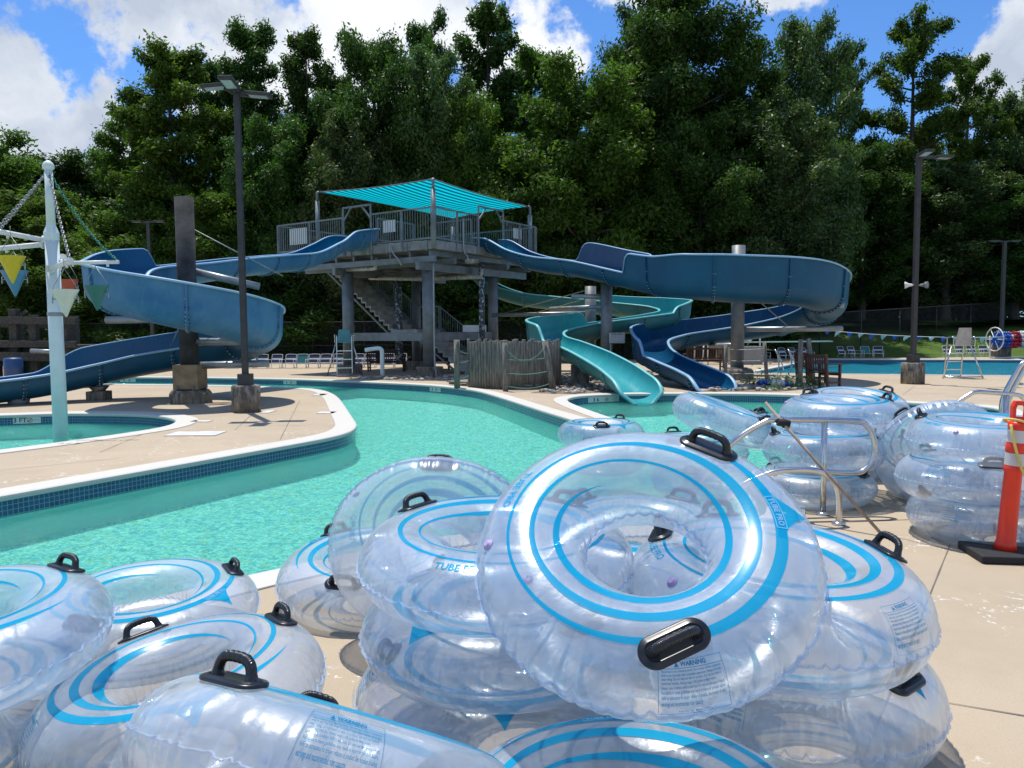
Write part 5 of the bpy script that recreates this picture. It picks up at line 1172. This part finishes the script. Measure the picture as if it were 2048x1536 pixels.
# rocks and plants
def rocks(name, poly, n, smin, smax, seed, cols, label):
    rg = random.Random(seed); m = MB(); xs = [p.x for p in poly]; ys = [p.y for p in poly]; k = 0
    def inside(x, y):
        c = False; j = len(poly)-1
        for i in range(len(poly)):
            if (poly[i].y > y) != (poly[j].y > y) and x < (poly[j].x-poly[i].x)*(y-poly[i].y)/(poly[j].y-poly[i].y)+poly[i].x: c = not c
            j = i
        return c
    while k < n:
        x, y = rg.uniform(min(xs), max(xs)), rg.uniform(min(ys), max(ys))
        if not inside(x, y): continue
        k += 1; s_ = rg.uniform(smin, smax); vs = []
        for th in (0, .9, 2.0): 
            for q in range(5 if th else 1):
                a = q*1.257+th+rg.random()*.4; j = rg.uniform(.75, 1.15); vs.append((x+s_*j*math.sin(th+.001)*math.cos(a), y+s_*j*math.sin(th+.001)*math.sin(a), s_*.4+s_*.55*j*math.cos(th)))
        fs = [(0, 1+q, 1+(q+1) % 5) for q in range(5)]+[(1+q, 6+q, 6+(q+1) % 5, 1+(q+1) % 5) for q in range(5)]+[(10, 9, 8, 7, 6)]
        m.add(vs, fs, rg.randrange(len(cols)))
    return m.build(name, cols, kind='stuff', label=label)
RC_ = [simple('grey_stone', (.34, .32, .28), .9), simple('pale_stone', (.50, .46, .40), .9), simple('brown_stone', (.26, .22, .17), .9)]
M_SOIL = simple('pale_mulch', (.22, .18, .13), .95, var=.5, scale=14)
poly1 = [G(1120, 746), G(1300, 744), G(1330, 782), G(1240, 783), G(1140, 788), G(1060, 786), G(1110, 778)]
poly2 = [G(1495, 758), G(1570, 754), G(1640, 765), G(1642, 776), G(1560, 783), G(1470, 783), G(1400, 783), G(1470, 768)]
poly3 = [G(690, 757), G(860, 752), G(1000, 752), G(990, 764), G(800, 761)]
for i, p_ in enumerate((poly1, poly2, poly3)):
    sheet('rock_bed_soil', [p_], .008, M_SOIL, kind='structure'); rocks('rocks', p_, (700, 420, 300)[i], .04, .10, i, RC_, ['grey stones under the teal slide', 'pale stones in the garden by the right column', 'gravel under the tower'][i])
def sprig(loc, h, n, seed, mat, label, flower=None):
    rg = np.random.default_rng(seed); cl_ = [(rg.normal()*h*.4, rg.normal()*h*.25, abs(rg.normal())*h*.35+.03, h*.28) for _ in range(6)]
    e = empty('garden_plant', loc, label=label, category='plant', group='plants in the rock garden'); me = leaves_mesh('foliage', cl_, n, .045, seed, mat); o = bpy.data.objects.new('foliage', me); col.objects.link(o); o.parent = e
    m = MB(); rr = random.Random(seed)
    for k in range(7): m.tube([(0, 0, 0), (rr.uniform(-.3, .3)*h, rr.uniform(-.2, .2)*h, h*rr.uniform(.7, 1.2))], .005, 4)
    m.build('stems', M_LEAF[1], e)
M_LG = leafmat('fresh_garden_leaves', (.06, .13, .02), (.14, .22, .05), .3)
for i, (px, py, h, w_) in enumerate(((1507, 772, .22, 'left of the blue floats'), (1532, 765, .34, 'behind the blue floats'), (1548, 781, .18, 'at the pool side of the floats'), (1575, 768, .32, 'between the float heaps'), (1590, 778, .20, 'in front of the middle post'), (1612, 776, .30, 'between the two right posts'), (1632, 775, .28, 'at the foot of the leaning post'))):
    g = G(px, py); sprig((g.x, g.y, 0), h*.5, 130, 40+i, M_LG, 'low green garden plant '+w_)
# heap of blue and white floats on the rocks
M_FB, M_FW, M_FR = simple('blue_float', (.02, .09, .42), .35), simple('white_float', (.66, .68, .66), .4), simple('red_float', (.48, .02, .03), .35)
def floatline(name, pts, label, cols, par=None, step=.10, r=.065):
    sp_ = smooth_line(pts, 8); m = MB(); acc = 0; k = 0; last = sp_[0]
    for i in range(1, len(sp_)):
        acc += (sp_[i]-sp_[i-1]).length
        if acc > step:
            d = (sp_[i]-sp_[i-1]).normalized(); p = sp_[i]; m.tube([p-d*step*.46, p-d*step*.36, p+d*step*.36, p+d*step*.46], [r*.7, r, r, r*.7], 10, mat=cols[(k//3) % len(cols)] if isinstance(cols, list) else cols); acc = 0; k += 1
    return m.build(name, [M_FB, M_FW, M_FR], par, label=label, category=None)
g1, g2 = G(1512, 775), G(1572, 775)
o = floatline('lane_float_line', [(g1.x, g1.y, .08), (g1.x+.3, g1.y+.12, .14), (g1.x+.5, g1.y-.05, .12), (g2.x, g2.y+.1, .10), (g2.x+.35, g2.y, .07), (g2.x+.8, g2.y+.1, .07)], 'blue and white lane floats lying on the garden stones', [0, 1], r=.085, step=.12); o['category'] = 'lane line'
# lane line reel on the right ------------------------------------
g = G(1996, 716); RX, RY = P(1990, 660, 40.6).x, 40.6
rl = empty('lane_line_reel', (RX, RY, 0), label='reel wound with blue, white and red lane floats at the right edge', category='reel')
m = MB(); m.tube([(0, .75*math.cos(a), 1.02+.62*math.sin(a)) for a in [2*PI*k/20 for k in range(20)]], .03, 8, closed=True, cap=False)
for a in (0, PI/3, 2*PI/3): m.tube([(0, .7*math.cos(a), 1.02+.58*math.sin(a)), (0, -.7*math.cos(a), 1.02-.58*math.sin(a))], .022, 6)
m.build('wheel', M_WSTR, rl)
m = MB(); m.tube(smooth_line([(-.25, 0, 1.2), (-.22, 0, .2), (0, 0, .06), (2.4, 0, .06)], 4), .03, 8); m.tube([(2.3, -.5, .06), (2.3, .5, .06), (2.3, 0, 1.0)], .03, 8); m.tube([(-.3, 0, 1.02), (2.4, 0, 1.02)], .04, 8); m.build('frame', M_WSTR, rl)
m = MB(); rg = random.Random(4)
for k in range(17):
    x = .12+k*.125; c_ = [0, 0, 0, 0, 0, 2, 2, 2, 2, 1, 1, 1, 0, 0, 0, 2, 2][k]
    for j in range(12):
        a = 2*PI*j/12; R_ = .36+rg.uniform(-.03, .03); mt_ = c_ if rg.random() > .14 else rg.randrange(3); m.tube([(x-.055, R_*math.cos(a), 1.0+R_*math.sin(a)), (x-.04, R_*math.cos(a), 1.0+R_*math.sin(a)), (x+.04, R_*math.cos(a), 1.0+R_*math.sin(a)), (x+.055, R_*math.cos(a), 1.0+R_*math.sin(a))], [.06, .09, .09, .06], 8, mat=mt_)
m.tube([(0, 0, 1.0), (2.2, 0, 1.0)], .30, 16, mat=0); m.build('floats', [M_FB, M_FW, M_FR], rl)
m = MB(); m.box((P(2003, 660, 41).x, 41, .45), (.85, .5, .9)); o = m.build('concrete_block', M_FOOT, bevel=.03); tag(o, label='dark concrete block under the lane line reel', category='block')
# pennants --------------------------------------------------------
pl_ = empty('pennant_line', (0, 0, 0), label='line of blue and white pennants across the lap pool', category='pennants'); A = P(1648, 660, 34); B = P(2010, 674, 30); A.z, B.z = P(1648, 660, 34).z, P(2010, 674, 30).z
m = MB(); m.tube([A.lerp(B, k/20)-Vector((0, 0, .12*4*(k/20)*(1-k/20))) for k in range(21)], .012, 6); m.build('cord', M_WHITE, pl_)
MP = [simple('pennant_blue', (.01, .14, .58), .5), simple('pennant_white', (.62, .74, .70), .5)]; n = 15; rg = random.Random(2)
for k in range(n):
    u0 = (k+.12)/n; u1 = (k+.68)/n; a = A.lerp(B, u0)-Vector((0, 0, .12*4*u0*(1-u0))); b = A.lerp(B, u1)-Vector((0, 0, .12*4*u1*(1-u1))); tip = a.lerp(b, rg.uniform(-.1, .5))+Vector((0, rg.uniform(-.15, .15), -rg.uniform(.19, .28)))
    m = MB(); rows = []
    for i in range(6):
        s_ = i/5; w = math.sin(s_*PI)*.04; p, q = a.lerp(tip, s_), b.lerp(tip, s_); rows.append([p+Vector((0, w, 0)), p.lerp(q, .5)+Vector((0, -w*1.5, 0)), q+Vector((0, w, 0))])
    m.grid(rows); m.build('pennant', MP[k % 2], pl_)
# diving boards -----------------------------------------------------
DB = 36.0; bx_ = P(1495, 660, DB).x
dv = empty('diving_board', (bx_, DB, 0), label='low diving board on a concrete block behind the right column', category='diving board')
m = MB(); m.box((-.1, 0, .42), (1.35, 1.0, .84)); m.build('concrete_base', concrete('pale_block', (.30, .29, .27), False, .4), dv, bevel=.03)
m = MB(); m.beam((-2.2, 0, 1.02), (3.9, 0, 1.04), .5, .05); m.build('board', simple('pale_green_board', (.42, .58, .50), .5), dv)
m = MB(); m.tube([(-.2, .3, .9), (.55, .3, 2.1)], .035, 8); m.tube([(.1, .3, .9), (.85, .3, 2.1)], .035, 8)
for k in range(4): m.tube([(-.05+.2*k, .3, 1.1+.3*k), (.3+.2*k, .3, 1.1+.3*k)], .02, 6)
m.tube([(-2.2, -.3, 0), (-2.1, -.3, 1.0)], .035, 8); m.tube([(-1.9, -.3, 0), (-1.95, -.3, 1.7), (-1.2, -.3, 1.75)], .03, 8); m.build('ladder', M_WSTR, dv)
d2 = empty('diving_board', (P(1510, 660, 38).x, 38, 0), label='higher diving board with white ladder behind the right column', category='diving board')
m = MB(); m.beam((-3.0, 0, 2.02), (.6, 0, 2.02), .5, .06); m.build('board', M_WSTR, d2); m = MB(); m.box((-1.6, 0, 1.55), (1.4, .7, .25)); m.box((-1.6, 0, .8), (.5, .5, 1.5)); m.build('concrete_base', M_FOOT, d2)
for x in (-2.9, .35): m = MB(); m.tube([(x, .3, 0), (x, .3, 2.0)], .04, 8); m.build('leg', M_WSTR, d2)
# grab rails of the lap pool
for i, px in enumerate((1556, 1582)):
    g = G(px, 744); e = empty('grab_rail', (g.x, g.y, 0), label=('left' if i == 0 else 'right')+' curved steel grab rail at the lap pool corner', category='grab rail', group='grab rails of the lap pool')
    m = MB(); m.tube(smooth_line([(.10, -.35, 0), (.0, -.30, .45), (-.12, -.12, .78), (-.10, .10, .86), (.05, .22, .7), (.15, .35, .2), (.1, .4, -.3)], 4), .028, 8); m.build('rail', M_CHROME, e)
# white notice on the column, back fence, timber frame --------------
g = P(1234, 676, 25.15); e = empty('notice_board', (g.x, g.y, g.z), label='white notice board headed RIVER SAFETY beside the grey column', category='sign')
m = MB(); m.box((0, 0, 0), (.52, .02, .34)); m.build('board', simple('notice_white', (.50, .53, .54), .5, var=.1, bump=0), e, bevel=.006)
M_TXT = simple('black_lettering', (.02, .02, .025), .6, bump=0)
def letters(par, txt, size, c, mat, rot=None, name='lettering', align='CENTER', bold=0.0):
    vs, fs = text_geo(txt, size, align, bold); M = rot or Matrix(((1, 0, 0), (0, 0, -1), (0, 1, 0))); m = MB(); m.add([Vector(c)+M @ Vector((q.x, q.y, 0)) for q in vs], fs); return m.build(name, mat, par)
letters(e, 'RIVER SAFETY', .062, (0, -.012, .125), M_TXT, bold=.002)
for k, s_ in enumerate(('Keep hands and feet inside the tube', 'No running, diving or standing', 'Exit at the steps', 'One rider per tube', 'Obey the lifeguards at all times')): letters(e, s_, .026, (-.23, -.012, .07-.05*k), M_TXT, align='LEFT')
m = MB(); m.tube([(-.2, .05, -g.z), (-.2, .05, .1)], .03, 8); m.build('stand', M_GALV, e)
fn = empty('chain_link_fence', (0, 0, 0), label='dark chain link fence along the wood behind the pools', category='fence')
t = MT('wire_mesh'); mp = t.mapping((1, 1, 1), (0, R(45), 0)); ck = t.n('ShaderNodeTexBrick'); 
sx = t.n('ShaderNodeSeparateXYZ'); t.l(mp, sx.inputs[0]); g1_ = t.math('LESS_THAN', t.math('FRACT', t.math('MULTIPLY', sx.outputs[0], 16.0)), .09); g2_ = t.math('LESS_THAN', t.math('FRACT', t.math('MULTIPLY', sx.outputs[2], 16.0)), .09)
tr_ = t.n('ShaderNodeBsdfTransparent'); mm_ = t.n('ShaderNodeMixShader'); t.l(t.math('MAXIMUM', g1_, g2_), mm_.inputs[0]); t.l(tr_.outputs[0], mm_.inputs[1]); t.l(t.bsdf((.06, .065, .065), .6, .3), mm_.inputs[2]); M_MESH = t.done(mm_.outputs[0])
m = MB(); m.grid([[(-34, 42.6, 0), (12, 42.6, 0), (40, 56, 1.5)], [(-34, 42.6, 2.2), (12, 42.6, 2.2), (40, 56, 3.7)]], 0, False); m.build('wire', M_MESH, fn)
m = MB(); m.tube([(-34, 42.6, 2.2), (12, 42.6, 2.2)], .03, 6); m.tube([(12, 42.6, 2.2), (40, 56, 3.7)], .03, 6); m.tube([(-34, 42.6, .9), (12, 42.6, .9)], .012, 6)
for k in range(17): x = -34+46*k/16; m.tube([(x, 42.6, 0), (x, 42.6, 2.25)], .035, 6)
for k in range(1, 10): x = 12+28*k/9; m.tube([(x, 42.6+13.4*k/9, 0), (x, 42.6+13.4*k/9, 2.25+1.5*k/9)], .035, 6)
m.build('posts_and_rail', M_DKPOLE, fn)
TX = lambda px: P(px, 660, 23.5).x
t = MT('old_dark_timber'); f_ = t.noise(9, 6, .7, vec=t.mapping((3, 3, 3))); M_OLD = t.done(t.bsdf(t.mix(t.ramp(f_, [(.35, 0.0), (.65, 1.0)]), (.035, .034, .03), (.12, .115, .10)), .9, 0, t.bump(f_, .9, .02), .15))
tf = empty('timber_play_structure', (0, 0, 0), label='old grey timber play frame with cross beams at the left edge', category='play structure')
for px, top, w in ((-12, 622, .26), (30, 618, .24), (68, 630, .22), (130, 630, .22), (150, 630, .20), (42, 640, .16), (104, 640, .18)):
    m = MB(); z = P(px, top, 23.5).z; D_ = 23.5 if w > .2 else 24.9; m.box((P(px, 660, D_).x, D_, z/2), (w, w, z)); m.build('timber_post', M_OLD, tf, bevel=.015)
for (p0, p1, py, h, D_) in ((-40, 152, 640, .22, 23.3), (-40, 152, 687, .2, 23.3), (-40, 152, 700, .30, 23.7), (-40, 110, 712, .26, 23.2), (-40, 152, 650, .14, 25)):
    m = MB(); a, b = P(p0, py, D_), P(p1, py+2, D_); m.beam(a, b, .14, h); m.build('beam', M_OLD, tf, bevel=.012)
m = MB(); m.box((TX(60), 24.1, P(0, 693, 23.5).z), (3.6, 1.6, .07)); m.build('platform', M_OLD, tf)
m = MB()
for k in range(4): m.beam((TX(8)+.0, 24.2, 1.55+.2*k), (TX(26), 24.2, 1.75+.2*k), .05, .10)
m.build('slanted_slats', M_OLD, tf)
m = MB(); m.box((TX(72), 24.2, .5), (1.3, .9, .9)); m.build('green_panel', simple('green_panel', (.03, .10, .06), .6), tf); m = MB(); m.tube([P(62, 702, 22.9), P(112, 704, 22.9)], .07, 12); m.build('roller', M_GALV, tf)
g = P(27, 740, 22.6); e = empty('barrel', (g.x, g.y, 0), label='blue plastic barrel beside the timber frame', category='barrel'); m = MB(); m.lathe([(.22, .3), (.25, .36), (.25, .62), (.262, .64), (.25, .66), (.25, .88), (.22, .93), (.15, .94)], seg=24); m.build('drum', simple('blue_drum', (.02, .07, .20), .4), e); m = MB(); m.box((0, 0, .15), (.5, .5, .3)); m.build('stand', M_FOOT, e)
# depth marks --------------------------------------------------------
M_MARK = simple('white_mark_tile', (.58, .62, .60), .35, var=.1, bump=0); M_RED = simple('red_ring', (.45, .02, .02), .5, bump=0)
def ring_g(m, c, r, w, ex, ez, mat):
    rows = [[c+ex*rr*math.cos(a)+ez*rr*math.sin(a) for a in [2*PI*k/20 for k in range(20)]] for rr in (r, r-w)]; m.grid(rows, mat, False, True)
def depth_mark(p0, p1, txt, label, h=.13, zc=-.115, sz=.12, icon=True, n_out=.006):
    p0, p1 = Vector(p0), Vector(p1); d = (p1-p0).normalized(); nrm = Vector((d.y, -d.x, 0)); c = (p0+p1)/2; L = (p1-p0).length; c = c+nrm*n_out; U = Vector((0, 0, 1)); W = Vector((c.x, c.y, zc))
    e = empty('depth_marker', (0, 0, 0), label=label, category='depth marker', group='depth markers on the pool walls'); m = MB(); q = d*L/2; m.add([W-q-U*h/2, W+q-U*h/2, W+q+U*h/2, W-q+U*h/2], [(0, 1, 2, 3)]); m.build('tile', M_MARK, e)
    M = Matrix((d, U, nrm)).transposed(); letters(e, txt, sz, W+nrm*.003-d*L*.25, M_TXT, M, bold=.002)
    m = MB(); cc = W+nrm*.003+d*L*.10; ring_g(m, cc, .05, .010, d, U, 0); m.add([cc+d*.038+U*.030, cc+d*.030+U*.038, cc-d*.038-U*.030, cc-d*.030-U*.038], [(0, 1, 2, 3)], 0); m.add([cc-d*.02-U*.015, cc+d*.025-U*.0, cc+d*.02+U*.012, cc-d*.022], [(0, 1, 2, 3)], 1); m.build('no_diving_symbol', [M_RED, M_TXT], e)
    letters(e, 'NO DIVING', .022, W+nrm*.003+d*L*.33, M_TXT, M)
def on_edge(loop, px0, px1, sel):
    """two points of a loop under the given image columns (on the far side)"""
    out = []
    for px in (px0, px1):
        best = None
        for i in range(len(loop)):
            a, b = loop[i], loop[(i+1) % len(loop)]; r0 = ray(px, 800); k = r0.x/r0.y; fa, fb = a.x-k*a.y, b.x-k*b.y
            if fa*fb <= 0 and abs(fa-fb) > 1e-9:
                q = a.lerp(b, fa/(fa-fb))
                if q.y > 0 and sel(q) and (best is None or q.y > best.y): best = q
        out.append(best)
    return out
for loop, a, b, sel, txt, lb in ((kiddie, 24, 80, lambda q: q.y > 10, '3 FT', 'depth marker reading 3 FT in the small pool wall'), (near, 1176, 1238, lambda q: 15 < q.y < 22, '3 6', 'depth marker reading 3 6 beside the teal slide end'),
        (near, 242, 273, lambda q: q.y > 22, '4', 'small depth marker in the far river wall, left of the column'), (near, 568, 594, lambda q: q.y > 22, '4', 'small depth marker in the far river wall, right of the lamp pole'), (near, 860, 882, lambda q: q.y > 20, '4', 'small depth marker in the river wall before the tower')):
    q = on_edge(loop, a, b, sel)
    if None not in q: depth_mark(q[0], q[1], txt, lb, sz=.13 if 'small depth' not in lb else .12)
# lettering on the coping of the small pool, facing the river
for txt, px, py in (('NO DIVING', 215, 881), ('4 FT', 140, 888)):
    g = G(px, py); letters(None, txt, .17, (g.x, g.y, .016), simple('grey_lettering', (.42, .40, .37), .8, bump=0), Matrix.Rotation(PI+R(7), 3, 'Z'), 'painted_lettering')['kind'] = 'structure'
# handrails, pole, delineator -------------------------------------------
def handrail(loc, rz, label):
    e = empty('handrail', loc, rz, label=label, category='handrail', group='steel handrails at the pool steps'); r_ = .0245
    m = MB(); m.tube(smooth_line([(-1.75, 0, -.55), (-1.1, 0, .28), (-.82, 0, .62), (-.55, 0, .80), (-.38, 0, .83), (.25, 0, .81), (.38, 0, .76), (.44, 0, .64), (.44, 0, .50), (.38, 0, .40), (.24, 0, .36), (-.30, 0, .40), (-.44, 0, .36)], 6), r_, 14); m.build('rail', M_CHROME, e)
    m = MB(); m.tube([(0, 0, 0), (0, 0, .81)], r_, 14); m.lathe([(.055, 0), (.055, .015), (.028, .03)], seg=18); m.build('stanchion', M_CHROME, e); return e
g = G(1655, 1035); handrail((g.x, g.y+.1, 0), R(3), 'steel handrail with looped end, wooden pole tied to it')
g2 = G(1672, 1046); e = empty('handrail', (g2.x, g2.y-.05, 0), R(3), label='bent steel handrail nearest the big tilted tube', category='handrail', group='steel handrails at the pool steps')
m = MB(); m.tube(smooth_line([(-1.5, 0, -.5), (-.95, 0, .22), (-.62, 0, .42), (-.35, 0, .46), (-.14, 0, .43), (-.03, 0, .33), (0, 0, .18), (0, 0, 0)], 6), .0255, 14); m.build('rail', M_CHROME, e); m = MB(); m.lathe([(.055, 0), (.055, .015), (.028, .03)], seg=18); m.build('base_plate', M_CHROME, e)
b0 = G(1765, 1073); p0, p1 = Vector((b0.x, b0.y, .01)), P(1567, 846, g.y+.04); ex_ = p1+(p1-p0).normalized()*.24
m = MB(); m.tube([p0, p0.lerp(ex_, .5)+Vector((0, 0, -.01)), ex_], [.013, .0135, .014], 10); pole = m.build('wooden_pole', simple('sun_bleached_broomstick', (.30, .23, .18), .7, var=.3, scale=20)); tag(pole, label='thin wooden pole leaning on the handrail, tied with black tape', category='pole')
m = MB(); d = (ex_-p0).normalized(); m.tube([p1-d*.03, p1+d*.03], [.032, .030], 12); m.tube([p1+Vector((-.05, 0, .01)), p1+Vector((.05, 0, -.01))], .033, 12); m.build('black_tape', M_BLK, pole)
# rail and sloping lift mast at the right edge
g = G(1925, 872); e = empty('handrail', (P(1990, 660, 9.2).x, 9.2, 0), R(0), label='steel handrail at the right edge above the standing tube', category='handrail', group='steel handrails at the pool steps')
zt = lambda px, py: P(px, py, 9.2)-Vector((P(1990, 660, 9.2).x, 9.2, 0))
m = MB(); m.tube(smooth_line([zt(1880, 840), zt(1915, 806), zt(1938, 790), zt(1953, 784), zt(1975, 785), zt(2035, 790), zt(2046, 797), zt(2052, 815), zt(2052, 840)], 5), .026, 12); m.build('rail', M_CHROME, e)
m = MB(); q = zt(2013, 790); m.tube([(q.x, 0, 0), (q.x, 0, q.z)], .03, 12); m.build('stanchion', M_CHROME, e)
e = empty('lift_mast', (P(2004, 660, 9.9).x, 9.9, 0), label='sloping steel lift mast behind the orange post', category='mast'); z2 = lambda px, py: P(px, py, 9.9)-Vector((P(2004, 660, 9.9).x, 9.9, 0))
for dx in (0, .075):
    m = MB(); m.tube(smooth_line([z2(2003, 850)+Vector((dx, 0, 0)), z2(2006, 800)+Vector((dx, 0, 0)), z2(2030, 750)+Vector((dx, 0, 0)), z2(2044, 728)+Vector((dx, 0, 0)), z2(2062, 722)], 4), .034, 12); m.build('mast_tube', M_CHROME, e)
q = z2(2004, 846); m = MB(); m.beam((q.x+.03, 0, 0), (q.x+.03, 0, q.z), .12, .12); m.build('base', M_GALV, e); m = MB(); q = z2(2034, 768); m.box(q, (.14, .05, .03)); m.build('clamp', M_GALV, e)
# orange delineator
g = G(2012, 1118); M_OR = simple('orange_plastic', (.78, .036, .012), .38, var=.12, bump=.06); M_REFL = simple('reflective_band', (.60, .58, .56), .35, var=.12)
e = empty('delineator_post', (g.x+.02, g.y+.05, 0), R(-8), label='orange traffic post with two pale bands on a black rubber base', category='traffic post')
m = MB(); m.lathe([(.074, .05), (.066, .10), (.060, .12), (.055, .60), (.062, .61), (.062, .64), (.058, .65), (.058, .74), (.063, .75), (.063, .80), (.058, .81), (.058, .90), (.063, .91), (.063, .94), (.05, .96)], seg=32); m.build('tube', M_OR, e)
for z0, z1 in ((.652, .738), (.812, .898)): m = MB(); m.lathe([(.0605, z0), (.0605, z1)], seg=32, cap=False); m.build('reflective_band', M_REFL, e)
m = MB(); rows = []
for y in (-.025, .025):
    rows.append([Vector((x, y, z)) for x, z in ((-.05, .95), (-.055, 1.06), (-.04, 1.10), (.04, 1.10), (.055, 1.06), (.05, .95))]); rows.append([Vector((x, y, z)) for x, z in ((-.03, .99), (-.032, 1.05), (-.025, 1.07), (.025, 1.07), (.032, 1.05), (.03, .99))])
v_ = rows[0]+rows[1]+rows[2]+rows[3]; fs = []
for k in range(6):
    k2 = (k+1) % 6; fs += [(k, k2, 6+k2, 6+k), (12+k, 18+k, 18+k2, 12+k2), (k, 12+k, 12+k2, k2), (6+k, 6+k2, 18+k2, 18+k)]
m.add(v_, fs); m.build('handle_loop', M_OR, e, bevel=.006)
for ch in kids(e): ch.rotation_euler = (0, R(3.6), 0)
m = MB(); m.box((0, 0, .028), (.46, .40, .056)); m.build('rubber_base', M_BLK, e, bevel=.012)
ye = simple('yellow_rope', (.72, .58, .16), .8, var=.2, bump=.5, bscale=300); yr = empty('yellow_rope', (g.x, g.y+.05, 0), label='yellow rope knotted round the top of the orange post', category='rope')
m = MB(); m.tube(smooth_line([(.058+.066*math.cos(a), .066*math.sin(a), .955-.02*math.sin(a+1)) for a in np.linspace(0, 6.0, 16)], 2), .009, 6); m.build('knot_loop', ye, yr)
m = MB(); m.tube(smooth_line([(-.0, -.05, .94), (.0, -.075, .86), (.03, -.08, .74), (.06, -.12, .60), (.12, -.16, .50), (.22, -.2, .40), (.5, -.25, .3)], 4), .009, 6); m.build('tail', ye, yr)
